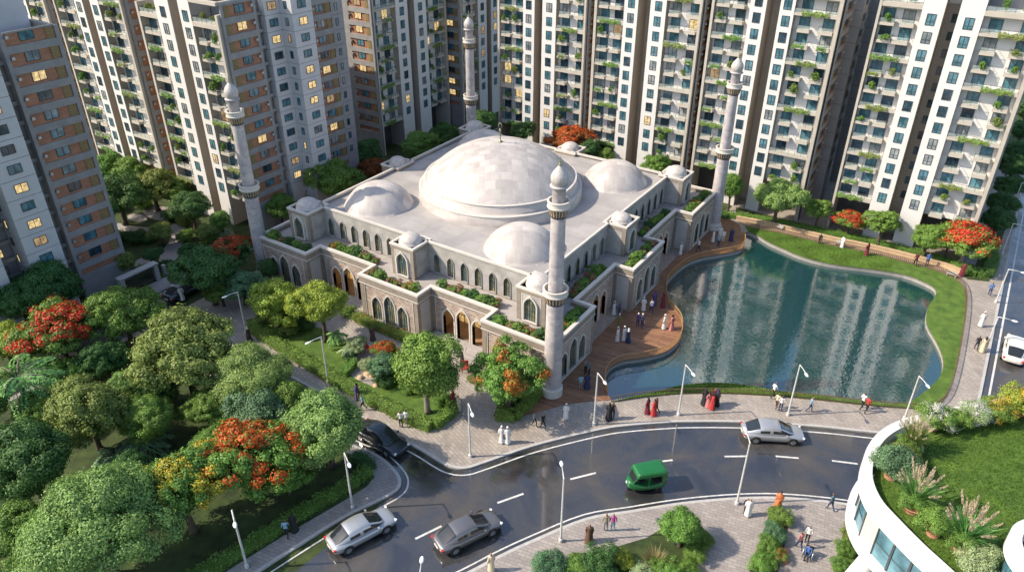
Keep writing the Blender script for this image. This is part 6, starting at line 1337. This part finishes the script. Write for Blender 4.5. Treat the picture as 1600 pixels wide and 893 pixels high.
def sedan(px, py, tx, ty, col, label, sc=1.0):
    p = at(px, py, .006); q = at(tx, ty, .006); ang = math.atan2(q.y - p.y, q.x - p.x)
    t = thing('parked_car' if False else 'car', label, 'car', p, ang, 'cars on the roads', sc); P = 'paint_' + col
    m = MB(); hull(m, [(2.28, .52, .36, .50, .55), (2.20, .74, .24, .56, .62), (1.95, .85, .20, .62, .69), (1.5, .885, .19, .68, .76), (1.0, .90, .19, .74, .84), (.2, .905, .19, .77, .86), (-.8, .905, .19, .79, .88), (-1.5, .895, .20, .80, .89), (-1.95, .85, .23, .79, .87), (-2.2, .74, .28, .73, .80), (-2.28, .6, .38, .66, .72)])
    o = m.build('body', M_(P), t, True); md = o.modifiers.new('round', 'SUBSURF'); md.levels = 1; md.render_levels = 1
    # cabin: one lofted shell, glass below, painted roof and pillars
    st = [(1.36, .52, .50, .80, .845), (1.12, .70, .62, .80, .93), (.72, .765, .62, .80, 1.16), (.36, .795, .625, .80, 1.345), (.18, .80, .63, .80, 1.395), (-.24, .81, .64, .80, 1.425), (-.34, .81, .64, .80, 1.425), (-.85, .80, .63, .80, 1.39), (-1.08, .785, .61, .80, 1.335), (-1.42, .74, .58, .80, 1.16), (-1.80, .66, .55, .80, .96), (-1.98, .52, .48, .80, .87)]
    m = MB(); rows = []
    for x, wb, wt, z0, z1 in st:
        h_ = [(wb, z0), (wb * .985, z0 + (z1 - z0) * .25), ((wb + wt) / 2 + .01, z0 + (z1 - z0) * .66), (wt, z1 - (z1 - z0) * .12), (wt * .86, z1 - (z1 - z0) * .02), (wt * .45, z1 + .012), (0, z1 + .018)]
        rows.append([m.P((x, -y, z)) for y, z in h_] + [m.P((x, y, z)) for y, z in reversed(h_[:-1])])
    n = len(rows[0])
    for j in range(len(rows) - 1):
        x0, x1 = st[j][0], st[j + 1][0]
        for k in range(n - 1):
            side = k in (0, 1, 2, n - 4, n - 3, n - 2); top = not side
            pnt = (top and x0 <= .37 and x1 >= -1.09) or (side and (x0, x1) == (-.24, -.34)) or (side and x0 <= -1.08) or (k in (2, n - 4) and x0 <= .37) or (k in (0, n - 2)) or (k in (3, n - 5) and x0 > .3)
            m.f.append([rows[j][k], rows[j][k + 1], rows[j + 1][k + 1], rows[j + 1][k]]); m.m.append(1 if pnt else 0)
    o = m.build('cabin', M_('car_glass', P), t, True); md = o.modifiers.new('round', 'SUBSURF'); md.levels = 1; md.render_levels = 1
    for x in (1.36, -1.36):
        for s in (-1, 1):
            wh = put('wheel', None, t, (x, s * .82, .32)); m = MB(); m.M = RZ(0) @ Matrix.Rotation(R(90), 4, 'X'); m.lathe([(.20, -.10), (.30, -.10), (.325, -.06), (.325, .06), (.30, .10), (.20, .10)], 22); m.build('tyre', M_('tyre'), wh, True)
            m = MB(); m.M = Matrix.Rotation(R(90) * (1 if s < 0 else -1), 4, 'X'); m.lathe([(.21, .06), (.20, .095), (.05, .075), (0, .085)], 12)
            for q in range(5): m.M = Matrix.Rotation(R(90) * (1 if s < 0 else -1), 4, 'X') @ RZ(q * math.tau / 5); m.box(.04, -.025, .085, .20, .025, .104)
            m.build('rim', M_('rim'), wh)
            m = MB(); m.M = T((x, s * .903, .33)) @ Matrix.Rotation(R(90), 4, 'X'); m.lathe([(.33, 0), (.385, 0), (.385, .004), (.33, .004)], 22); m.build('wheel_arch', M_('tyre'), t)
    for s in (-1, 1):
        m = MB(); m.M = T((2.12, s * .60, .56)) @ RZ(-s * R(32)); m.box(-.10, -.15, -.05, .06, .15, .05); m.build('headlight', M_('head_clear'), t)
        m = MB(); m.M = T((-2.17, s * .60, .68)) @ RZ(s * R(25)); m.box(-.06, -.17, -.06, .10, .17, .06); m.build('tail_light', M_('tail_red'), t)
        m = MB(); m.M = T((.82, s * .93, .90)); m.box(-.07, -.09, -.05, .05, .09, .06); m.build('mirror', M_(P), t)
    m = MB(); m.box(-2.31, -.24, .46, -2.27, .24, .58); m.build('licence_plate', M_('plate'), t)
    m = MB(); m.box(2.24, -.42, .30, 2.29, .42, .44); m.build('grille', M_('tyre'), t)
    return t
sedan(566, 835, 620, 806, 'silver', 'silver sedan close to the park kerb, tail towards the viewer')
sedan(731, 837, 784, 811, 'grey', 'dark grey sedan in the near lane beside the dashes')
sedan(1205, 682, 1262, 685, 'silver', 'silver sedan on the far lane below the lake pavement')
sedan(597, 691, 625, 708, 'dark', 'dark blue car leaving the side road at the park corner')
sedan(1583, 552, 1592, 505, 'white', 'off white sedan driving away on the straight road')
sedan(292, 458, 325, 440, 'dark', 'dark car on the cross street in front of the entrance gate')
def rickshaw(px, py, tx, ty, label):
    p = at(px, py, .006); q = at(tx, ty, .006); t = thing('auto_rickshaw', label, 'auto rickshaw', p, math.atan2(q.y - p.y, q.x - p.x), None, 1.05)
    m = MB(); st = [(1.28, .16, .50, .78, .84), (1.22, .30, .38, .86, .95), (1.0, .46, .30, .92, 1.0), (.62, .62, .28, .80, .86), (.2, .66, .26, .62, .66), (-.6, .68, .26, .64, .68), (-1.1, .68, .28, .86, .90), (-1.32, .62, .36, .86, .90)]; hull(m, st); o = m.build('body', M_('paint_green'), t, True); o.modifiers.new('round', 'SUBSURF').render_levels = 1
    m = MB(); R0 = [(.78, .50), (.70, .60), (-.9, .66), (-1.25, .62), (-1.34, .5)]; 
    def loop(z, k, dx=0): return [(x * k + dx, -y * k, z) for x, y in R0] + [(x * k + dx, y * k, z) for x, y in reversed(R0)]
    LL = [loop(1.42, 1.0), loop(1.50, 1.03), loop(1.66, .97), loop(1.74, .84), loop(1.77, .5)]
    for A, B in zip(LL[:-1], LL[1:]):
        n = len(A)
        for k in range(n): m.face([A[k], A[(k + 1) % n], B[(k + 1) % n], B[k]][::-1])
    m.face(LL[-1][::-1]); m.face(LL[0]); m.build('canopy', M_('paint_green'), t, True)
    m = MB(); m.face([(-1.30, -.6, .8), (-1.30, .6, .8), (-1.30, .58, 1.45), (-1.30, -.58, 1.45)]); 
    for s in (-1, 1): m.face([(-1.30, s * .62, .8), (-.95, s * .66, .8), (-.95, s * .64, 1.45), (-1.30, s * .6, 1.45)])
    m.build('rear_panel', M_('paint_green'), t)
    for s in (-1, 1):
        m = MB(); m.tube([(.98, s * .44, .92), (.74, s * .52, 1.46)], .035, 6); m.tube([(-.02, s * .64, .62), (-.05, s * .62, 1.46)], .03, 6); m.tube([(-.95, s * .66, .8), (-.95, s * .64, 1.46)], .03, 6); m.build('post', M_('paint_green'), t)
    m = MB(); m.face([(.97, -.43, .96), (.97, .43, .96), (.75, .5, 1.44), (.75, -.5, 1.44)]); m.build('windscreen', M_('car_glass'), t)
    m = MB(); m.box(-.95, -.56, .66, -.45, .56, .84); m.box(-1.1, -.56, .84, -.95, .56, 1.3); m.box(.05, -.3, .62, .38, .3, .86); m.build('seat', M_('tyre'), t)
    m = MB(); m.M = T((1.27, 0, .74)) @ Matrix.Rotation(R(90), 4, 'Y'); m.lathe([(0, .06), (.09, .04), (.10, 0)], 12); m.build('headlight', M_('head_clear'), t)
    for x, y, n_ in ((1.0, 0, 0), (-.78, -.6, 1), (-.78, .6, 1)):
        m = MB(); m.M = T((x, y, .24)) @ Matrix.Rotation(R(90), 4, 'X'); m.lathe([(0, -.06), (.12, -.07), (.22, -.06), (.24, 0), (.22, .06), (.12, .07), (0, .06)], 18); m.build('wheel', M_('tyre'), t, True)
    for s in (-1, 1):
        m = MB(); m.box(-1.36, s * .5 - .07, .60, -1.30, s * .5 + .07, .72); m.build('tail_light', M_('tail_red'), t)
rickshaw(1006, 760, 960, 768, 'green three wheeled auto rickshaw in the near lane')
# ------------------------------------------------------------------ people
CL = {'white': (.72, .70, .67), 'cream': (.55, .47, .33), 'black': (.015, .015, .018), 'navy': (.025, .035, .10), 'blue': (.06, .14, .38), 'skyblue': (.22, .38, .50), 'red': (.42, .03, .035), 'maroon': (.15, .018, .03), 'orange': (.55, .17, .06), 'pink': (.50, .06, .28),
      'brown': (.10, .055, .035), 'grey': (.22, .22, .23), 'khaki': (.30, .26, .17), 'purple': (.10, .06, .20), 'olive': (.20, .20, .06), 'skin': (.30, .16, .095), 'skin_dark': (.17, .085, .05), 'hair': (.015, .012, .01), 'teal': (.07, .17, .20), 'rose': (.45, .18, .17)}
for k, v in CL.items(): pm('cloth_' + k, v, .8, .12, 6)
def body_mesh(name, arms, legs, seat=0.0, lean=0.0):
    """one continuous body grown from its skeleton; faces +Y, 1.7 m. slots: skin, top, legs, hair, shoes"""
    V, E, Rd = [], [], []
    def v(p, r_, par=None):
        V.append(p); Rd.append(r_)
        if par is not None: E.append((par, len(V) - 1))
        return len(V) - 1
    hz = .92 - seat
    pel = v((0, 0, hz), (.135, .105)); sp = v((0, lean * .3, hz + .20), (.125, .09), pel); ch = v((0, lean * .7, hz + .40), (.155, .105), sp); nb = v((0, lean, hz + .53), (.055, .055), ch)
    h0 = v((0, lean + .015, hz + .61), (.06, .065), nb); h1 = v((0, lean + .025, hz + .68), (.078, .092), h0); v((0, lean + .02, hz + .765), (.06, .075), h1); v((0, lean + .125, hz + .675), (.012, .012), h1)
    for s, (el, wr) in zip((-1, 1), arms):
        sh_ = v((s * .17, lean * .85, hz + .49), (.058, .055), ch); e_ = v((s * el[0], lean + el[1], hz + el[2]), (.042, .042), sh_); w_ = v((s * wr[0], lean + wr[1], hz + wr[2]), (.029, .029), e_)
        d = (Vector(V[w_]) - Vector(V[e_])).normalized(); p = Vector(V[w_]) + d * .07; pa = v(tuple(p), (.030, .022), w_); sd = Vector((0, 1, 0)) if abs(d.y) < .8 else Vector((1, 0, 0))
        for k, ln in enumerate((.060, .072, .070, .055)):
            o = sd * (.027 - .018 * k); a = v(tuple(p + o + d * (.035 + ln * .4)), (.009, .009), pa); v(tuple(p + o + d * (.03 + ln) + Vector((-s * .012, 0, 0))), (.008, .008), a)
        a = v(tuple(p + sd * .045 - d * .01), (.010, .010), pa); v(tuple(p + sd * .062 + d * .035), (.009, .009), a)
    for s, (kn, an) in zip((-1, 1), legs):
        hp = v((s * .085, 0, hz - .06), (.092, .09), pel); k_ = v((s * .095, kn[0], kn[1]), (.060, .062), hp); a_ = v((s * .10, an[0], an[1]), (.040, .042), k_); v((s * .11, an[0] + .15, max(.035, an[1] - .055)), (.036, .028), a_)
    me = bpy.data.meshes.new('skeleton'); me.from_pydata(V, E, []); o = bpy.data.objects.new('skeleton', me); COL.objects.link(o)
    sk_ = o.modifiers.new('skin', 'SKIN'); sk_.use_smooth_shade = True
    for i, d in enumerate(me.skin_vertices[0].data): d.radius = Rd[i]; d.use_root = (i == 0)
    o.modifiers.new('sub', 'SUBSURF').levels = 1
    dg = bpy.context.evaluated_depsgraph_get(); m2 = bpy.data.meshes.new_from_object(o.evaluated_get(dg)); bpy.data.objects.remove(o); m2.name = name
    m2.materials.clear()
    for k in ('skin', 'white', 'black', 'hair', 'black'): m2.materials.append(MATS['cloth_' + k])
    for f in m2.polygons:
        c = f.center; z = c.z - hz; ax = abs(c.x)
        if z > .54: f.material_index = 3 if (z > .745 or (z > .60 and c.y < lean - .01)) else 0
        elif c.z < .10: f.material_index = 4
        elif z < .03 and ax < .2 and not (ax > .185 and z > -.2): f.material_index = 2
        elif ax > .2 and z < .1: f.material_index = 0
        else: f.material_index = 1
        f.use_smooth = True
    return m2
A_DN = (((.215, -.02, .24), (.235, .03, .02)), ((.215, -.02, .24), (.235, .03, .02)))
A_WK = (((.21, -.10, .26), (.23, .02, .06)), ((.21, .07, .25), (.22, .20, .08)))
A_BENT = (((.22, -.03, .25), (.14, .20, .22)), ((.215, -.02, .24), (.235, .03, .02)))
L_ST = (((.02, .49), (-.01, .09)), ((.02, .49), (-.01, .09))); L_WK = (((.16, .50), (.20, .09)), ((-.04, .50), (-.30, .13)))
BODY = {'stand': body_mesh('body_standing', A_DN, L_ST), 'walk': body_mesh('body_walking', A_WK, L_WK, 0, .04), 'bent': body_mesh('body_arm_bent', A_BENT, L_ST),
        'sit': body_mesh('body_sitting', (((.21, .05, .26), (.17, .25, .12)), ((.21, .05, .26), (.17, .25, .12))), (((.42, .44), (.40, .09)), ((.42, .44), (.40, .09))), .44)}
HZ = {'stand': .92, 'walk': .92, 'bent': .92, 'sit': .48}
def loft(m, rings, n=18, mi=0, wav=0.0, cap=False):
    rows = []
    for j, (z, a, b, cy) in enumerate(rings):
        rows.append([m.P(((a + wav * j / len(rings) * math.sin(5 * k / n * math.tau) * .03) * math.cos(k / n * math.tau), cy + (b + wav * j / len(rings) * math.cos(4 * k / n * math.tau) * .03) * math.sin(k / n * math.tau), z)) for k in range(n)])
    for A, B in zip(rows[:-1], rows[1:]):
        for k in range(n): m.f.append([A[k], B[k], B[(k + 1) % n], A[(k + 1) % n]]); m.m.append(mi)
    if cap: m.f.append(rows[0]); m.m.append(mi)
CLOTH = {}
m = MB(); loft(m, [(1.46, .075, .07, .0), (1.43, .15, .095, 0), (1.38, .205, .12, 0), (1.25, .19, .135, 0), (1.08, .175, .13, 0), (.92, .19, .145, 0), (.6, .205, .165, .01), (.3, .225, .19, .01), (.10, .245, .21, .01)], 20, 0, 1.0)
for s in (-1, 1): m.tube([(s * .16, 0, 1.40), (s * .222, -.02, 1.16), (s * .238, .02, .99)], [.07, .062, .06], 9, 0, False)
CLOTH['robe'] = m.mesh('robe', M_('cloth_white'), True)
m = MB(); loft(m, [(1.46, .08, .08, .0), (1.42, .18, .11, 0), (1.36, .225, .14, 0), (1.22, .205, .145, 0), (1.06, .185, .14, 0), (.92, .205, .155, 0), (.6, .23, .19, 0), (.3, .26, .225, -.01), (.05, .30, .26, -.02)], 20, 0, 1.6)
for s in (-1, 1): m.tube([(s * .16, 0, 1.40), (s * .23, -.01, 1.16), (s * .20, .10, 1.02)], [.08, .075, .08], 9, 0, False)
CLOTH['gown'] = m.mesh('gown', M_('cloth_black'), True)
m = MB(); loft(m, [(1.73, .04, .05, .01), (1.715, .075, .09, .01), (1.66, .096, .112, .005), (1.58, .092, .10, -.01), (1.50, .095, .09, -.01), (1.42, .17, .115, 0), (1.34, .21, .14, 0)], 16, 0, .4, True); CLOTH['headscarf'] = m.mesh('headscarf', M_('cloth_black'), True)
m = MB(); loft(m, [(1.725, .05, .06, .02), (1.715, .082, .096, .02), (1.655, .088, .103, .02)], 16, 0, 0, True); CLOTH['cap'] = m.mesh('cap', M_('cloth_white'), True)
m = MB(); loft(m, [(1.72, .04, .05, .0), (1.70, .075, .085, .0), (1.63, .09, .095, -.02), (1.52, .085, .06, -.05), (1.36, .09, .035, -.10), (1.25, .05, .02, -.11)], 14, 0, 0, True); CLOTH['long_hair'] = m.mesh('long_hair', M_('cloth_hair'), True)
m = MB(); pts = [(-.17, .03, 1.43), (-.05, .145, 1.30), (.12, .165, 1.08), (.20, .06, .92), (.16, -.16, .80), (.02, -.20, .62)]; prev = None
for a, b in zip(pts[:-1], pts[1:]):
    a, b = Vector(a), Vector(b); w_ = Vector((.05, 0, .10)); m.face([a - w_, b - w_, b + w_, a + w_]); k_ = Vector((0, .012, 0)); m.face([a + w_ + k_, b + w_ + k_, b - w_ + k_, a - w_ + k_])
CLOTH['shawl'] = m.mesh('shawl', M_('cloth_red'), True)
m = MB(); m.box(.23, -.10, .55, .31, .12, .82); m.tube([(.27, -.06, .82), (.26, 0, .93), (.27, .08, .82)], .012, 5); CLOTH['bag'] = m.mesh('bag', M_('cloth_brown'))
def person(px, py, kind, c1, c2, hd, label, acc=(), z=.13, sc=1.0):
    p = at(px, py, z); pose = {'robe': 'stand', 'gown': 'stand', 'sari': 'bent', 'walk': 'walk', 'stand': 'stand', 'bent': 'bent', 'sit': 'sit'}[kind]
    t = thing('person', label, 'person', (p.x, p.y, p.z - .005), R(hd), 'people strolling round the mosque and lake', sc * rng.uniform(.88, .97))
    b = put('body', BODY[pose], t); setmat(b, 0, MATS['cloth_' + rng.choice(('skin', 'skin', 'skin_dark'))]); setmat(b, 1, MATS['cloth_' + c1]); setmat(b, 2, MATS['cloth_' + c2])
    def add(n_, c): o = put(n_, CLOTH[n_], t); setmat(o, 0, MATS['cloth_' + c])
    if kind == 'robe': add('robe', c1); 
    if kind in ('gown', 'sari'): add('gown', c1)
    if kind == 'sari': add('shawl', c2); add('long_hair', 'hair')
    for a in acc:
        n_, c = a.split(':'); add(n_, c)
W = 'cap:white'
PEOPLE = [
 (884, 654, 'robe', 'white', 'white', 200, 'man in white robe and cap alone on the pavement near the front minaret', (W,)), (784, 691, 'robe', 'white', 'white', 220, 'man in white robe, left of a pair at the pavement corner lamp', (W,)), (793, 692, 'robe', 'white', 'white', 220, 'man in white robe with bag, right of a pair at the pavement corner lamp', (W, 'bag:brown')),
 (835, 666, 'walk', 'grey', 'black', 250, 'man in grey jacket walking ahead of a man in black'), (848, 670, 'walk', 'black', 'black', 250, 'man in black suit walking behind a man in grey jacket'),
 (627, 667, 'stand', 'white', 'black', 30, 'person in white shirt and black trousers at the hedge, left of two'), (635.5, 664.5, 'walk', 'white', 'khaki', 30, 'person in white shirt and tan trousers at the hedge, right of two'),
 (559, 623, 'sari', 'purple', 'navy', 120, 'woman in dark purple dress beside the side road hedge'), (568, 640, 'walk', 'skyblue', 'black', 120, 'man in pale blue shirt carrying a white bag by the side road', ('bag:white',)),
 (390, 533, 'gown', 'black', 'black', 150, 'woman in black with pale headscarf under the first hedge lamp', ('headscarf:cream',)), (583, 531, 'gown', 'brown', 'brown', 60, 'person in dark brown gown on the garden path by the flecked hedge'), (563, 551, 'stand', 'navy', 'black', 300, 'person in navy shirt beside the silvery tree'),
 (722.6, 572, 'gown', 'black', 'navy', 150, 'woman in black headscarf on the entrance path near the steps', ('headscarf:black',)), (708.6, 634.6, 'sari', 'maroon', 'red', 140, 'woman in maroon dress on the entrance path'), (717, 641, 'robe', 'cream', 'cream', 160, 'person in cream clothes beside the woman in maroon'),
 (959, 491.5, 'robe', 'white', 'white', 80, 'man in white on the deck by the near arches', (W,)), (967, 493, 'stand', 'purple', 'navy', 90, 'person in purple on the deck by the near arches'), (967, 511.6, 'walk', 'olive', 'olive', 170, 'person in olive clothes and white cap on the deck', (W,)),
 (964.6, 533, 'robe', 'white', 'white', 100, 'man in white, leftmost of the close group on the deck', (W,)), (974.7, 532, 'robe', 'white', 'white', 80, 'taller man in white in the middle of the close deck group', (W,)), (981, 535, 'gown', 'navy', 'blue', 100, 'woman in navy gown with pale scarf in the close deck group', ('headscarf:white',)),
 (996, 510.5, 'stand', 'purple', 'navy', 190, 'man in purple shirt and white cap in mid deck', (W,)), (1002.7, 512.8, 'stand', 'navy', 'navy', 170, 'man in navy and white cap in mid deck', (W,)), (1005, 485, 'robe', 'white', 'white', 200, 'man in long white robe in front of the middle bay windows', (W,)),
 (1017, 490, 'walk', 'white', 'navy', 40, 'man in white shirt and dark trousers next to the purple gown'), (1022, 477, 'gown', 'purple', 'purple', 60, 'woman in purple gown and headscarf on the deck', ('headscarf:purple',)), (1035, 480, 'sari', 'maroon', 'red', 80, 'woman in maroon at the deck railing', ('headscarf:maroon',)),
 (1037.4, 514, 'robe', 'white', 'white', 90, 'man in white in the sunlit curve of the deck', (W,)), (1049, 515, 'sari', 'rose', 'red', 270, 'woman in rose red in the sunlit curve of the deck'), (907, 608, 'stand', 'skyblue', 'grey', 30, 'man in light blue shirt at the deck end near the front minaret'), (917, 607, 'gown', 'navy', 'blue', 30, 'woman in dark blue gown beside the light blue shirt', ('headscarf:navy',)),
 (914.7, 584, 'stand', 'grey', 'black', 80, 'person in grey near the bay windows at the deck end'), (920, 588, 'stand', 'teal', 'black', 100, 'person in teal shirt in the shade at the deck end'),
 (951, 655, 'gown', 'black', 'black', 10, 'shorter person in black at the pavement near the deck lamp', ('headscarf:black',)), (957, 653, 'stand', 'brown', 'black', 10, 'taller person in brown at the pavement near the deck lamp'),
 (1011, 645, 'gown', 'maroon', 'black', 80, 'woman in dark maroon gown walking by the lake railing', ('headscarf:black',)), (1021, 648, 'sari', 'red', 'red', 100, 'woman in bright red at the lake railing'), (1025, 645, 'walk', 'brown', 'black', 100, 'person in brown behind the bright red dress'),
 (1100, 632, 'gown', 'black', 'black', 20, 'woman in black at the edge of the lakeside group', ('headscarf:black',)), (1106, 635, 'sari', 'rose', 'cream', 60, 'woman in rose dress in the lakeside group'), (1112, 638, 'sari', 'red', 'orange', 300, 'woman in red sari at the front of the lakeside group'), (1119, 633, 'gown', 'black', 'navy', 150, 'woman in black and navy behind the red sari', ('headscarf:navy',)), (1115, 630, 'stand', 'maroon', 'black', 200, 'person in maroon shirt at the back of the lakeside group'),
 (1207, 621, 'walk', 'white', 'black', 320, 'man in white shirt nearest the railing at the lakeside lamp'), (1212, 638, 'walk', 'cream', 'brown', 350, 'person in cream shirt near the lakeside lamp'), (1218.5, 642, 'stand', 'white', 'navy', 10, 'man in white shirt and navy trousers under the lakeside lamp'), (1264, 642.6, 'walk', 'skyblue', 'navy', 280, 'person striding alone along the lake railing'),
 (1345, 638.6, 'walk', 'white', 'black', 330, 'man in white shirt of a couple near the lake corner'), (1352, 644, 'walk', 'red', 'black', 330, 'person in red shirt of a couple near the lake corner'),
 (1545, 462, 'walk', 'blue', 'navy', 0, 'man in blue on the brick promenade by the straight road'), (1531.6, 510, 'robe', 'white', 'white', 20, 'man in white robe on the brick promenade', (W,)), (1524, 546.5, 'walk', 'black', 'black', 10, 'man in black on the brick promenade'), (1534, 549, 'sari', 'cream', 'khaki', 10, 'woman in cream dress beside the man in black'),
 (1214.6, 793, 'sari', 'orange', 'orange', 180, 'woman in orange sari on the near pavement'), (1167.5, 805, 'robe', 'white', 'white', 200, 'man in white robe on the near pavement by the lamp'), (1164, 803, 'stand', 'black', 'black', 200, 'person in black half behind the white robe on the near pavement'), (1296.8, 796, 'walk', 'teal', 'navy', 60, 'person in teal striding beside the round building'),
 (1247.6, 857, 'walk', 'rose', 'navy', 40, 'person in checked rose shirt between the plaza beds'), (1260, 846, 'stand', 'white', 'black', 180, 'man in white shirt behind the person in blue'), (1261, 869, 'sit', 'blue', 'black', 180, 'person in bright blue seated in a wheelchair between the plaza beds'),
 (920, 846, 'gown', 'brown', 'brown', 30, 'lone person in dark brown gown on the near kerb'), (946, 828.5, 'stand', 'khaki', 'grey', 30, 'man in khaki shirt on the near pavement'), (957, 828.5, 'stand', 'pink', 'skyblue', 30, 'woman in pink top beside the khaki shirt'), (768, 891, 'robe', 'cream', 'cream', 60, 'person in cream robe at the picture bottom by the kerb'),
 (1063, 397.7, 'robe', 'white', 'white', 80, 'man in white robe by the far deck arches', (W,)), (1091, 393, 'walk', 'white', 'navy', 100, 'person in white top and navy trousers by the far bay windows'), (1113.5, 378, 'robe', 'white', 'white', 90, 'slim man in white at the foot of the lake minaret', (W,)), (1122, 386, 'stand', 'skyblue', 'navy', 40, 'person in pale blue in the group at the lake minaret'), (1124, 372.5, 'robe', 'white', 'white', 200, 'man in white at the back of the group at the lake minaret', (W,)), (1129, 379, 'bent', 'white', 'cream', 220, 'person in white top, right of the group at the lake minaret'), (1141.6, 376.6, 'gown', 'navy', 'navy', 200, 'person in dark navy gown at the rounded deck end', ('headscarf:navy',)),
 (1280.5, 379, 'sit', 'black', 'black', 190, 'person in black sitting on the sandstone wall across the lake'), (1315, 387, 'robe', 'white', 'grey', 150, 'person in pale robe on the far promenade near the small red tree'), (1353, 399, 'sari', 'maroon', 'rose', 60, 'woman in maroon on the far promenade'), (1429, 415, 'walk', 'maroon', 'black', 20, 'person in maroon shirt on the far promenade, left of two'), (1447, 416, 'bent', 'blue', 'navy', 200, 'person in blue on the far promenade, right of two'), (1502, 431, 'sari', 'maroon', 'maroon', 160, 'woman in maroon under the big red tree'),
 (449, 839, 'walk', 'skyblue', 'black', 40, 'person in pale checked shirt at the park hedge'), (460.6, 829, 'gown', 'black', 'black', 40, 'person in black gown at the park hedge', ('headscarf:black',)), (286, 469, 'robe', 'white', 'white', 60, 'figure in white on the pavement by the dark car on the cross street')]
for a in PEOPLE: person(*a)
# wheelchair under the seated person, wooden bench and red chairs on the entrance path
p = at(1261, 869); t = thing('wheelchair', 'dark wheelchair carrying the person in bright blue', 'wheelchair', (p.x, p.y, .12), R(180))
m = MB(); m.box(-.24, -.12, .38, .24, .34, .42); m.box(-.24, -.20, .40, .24, -.16, .86); m.build('seat', M_('tyre'), t)
for s in (-1, 1):
    m = MB(); m.tube([(s * .29, .0 + .3 * math.cos(a / 16 * math.tau), .3 + .3 * math.sin(a / 16 * math.tau)) for a in range(17)], .02, 5); 
    for q in range(6): m.tube([(s * .29, 0, .3), (s * .29, .29 * math.cos(q), .3 + .29 * math.sin(q))], .006, 4)
    m.build('wheel', M_('metal_grey'), t)
    m = MB(); m.tube([(s * .2, .42, .10), (s * .2, .42, .40)], .018, 5); m.build('leg', M_('metal_grey'), t)
def red_chair(px, py, rz, label):
    p = at(px, py); t = thing('chair', label, 'chair', (p.x, p.y, .12), rz); m = MB(); m.box(-.3, -.28, .40, .3, .28, .48); m.build('seat', M_('cloth_red'), t); m = MB(); m.box(-.3, .24, .48, .3, .30, .95); m.build('backrest', M_('cloth_red'), t)
    for x in (-.25, .25):
        for y in (-.24, .24): m = MB(); m.box(x - .025, y - .025, 0, x + .025, y + .025, .40); m.build('leg', M_('cloth_red'), t)
red_chair(727, 580, R(40), 'red chair beside the woman in black on the entrance path'); red_chair(572, 548, R(70), 'red chair in front of the silvery tree in the garden')
# pale boulders round the plaza bed
for i, (x, y, s) in enumerate(((575, 585, .35), (581, 587, .28), (595, 600, .4), (588, 603, .3), (563, 590, .3))):
    p = at(x, y); g_ = random.Random(i); m = MB(); m.lathe([(0, -.1), (s, 0), (s * .95, s * .45), (s * .5, s * .8), (0, s * .85)], 9); m.v = [(a * g_.uniform(.8, 1.2), b * g_.uniform(.7, 1.1), c * g_.uniform(.8, 1.15)) for a, b, c in m.v]
    tag(m.build('boulder', M_('sandstone'), None, True, p), ['pale boulder at the path edge, first from the silvery tree', 'small pale boulder touching the first one', 'largest pale boulder at the round bed', 'pale boulder below the largest one', 'pale boulder at the hedge side of the path'][i], 'boulder', 'boulders round the plaza bed')
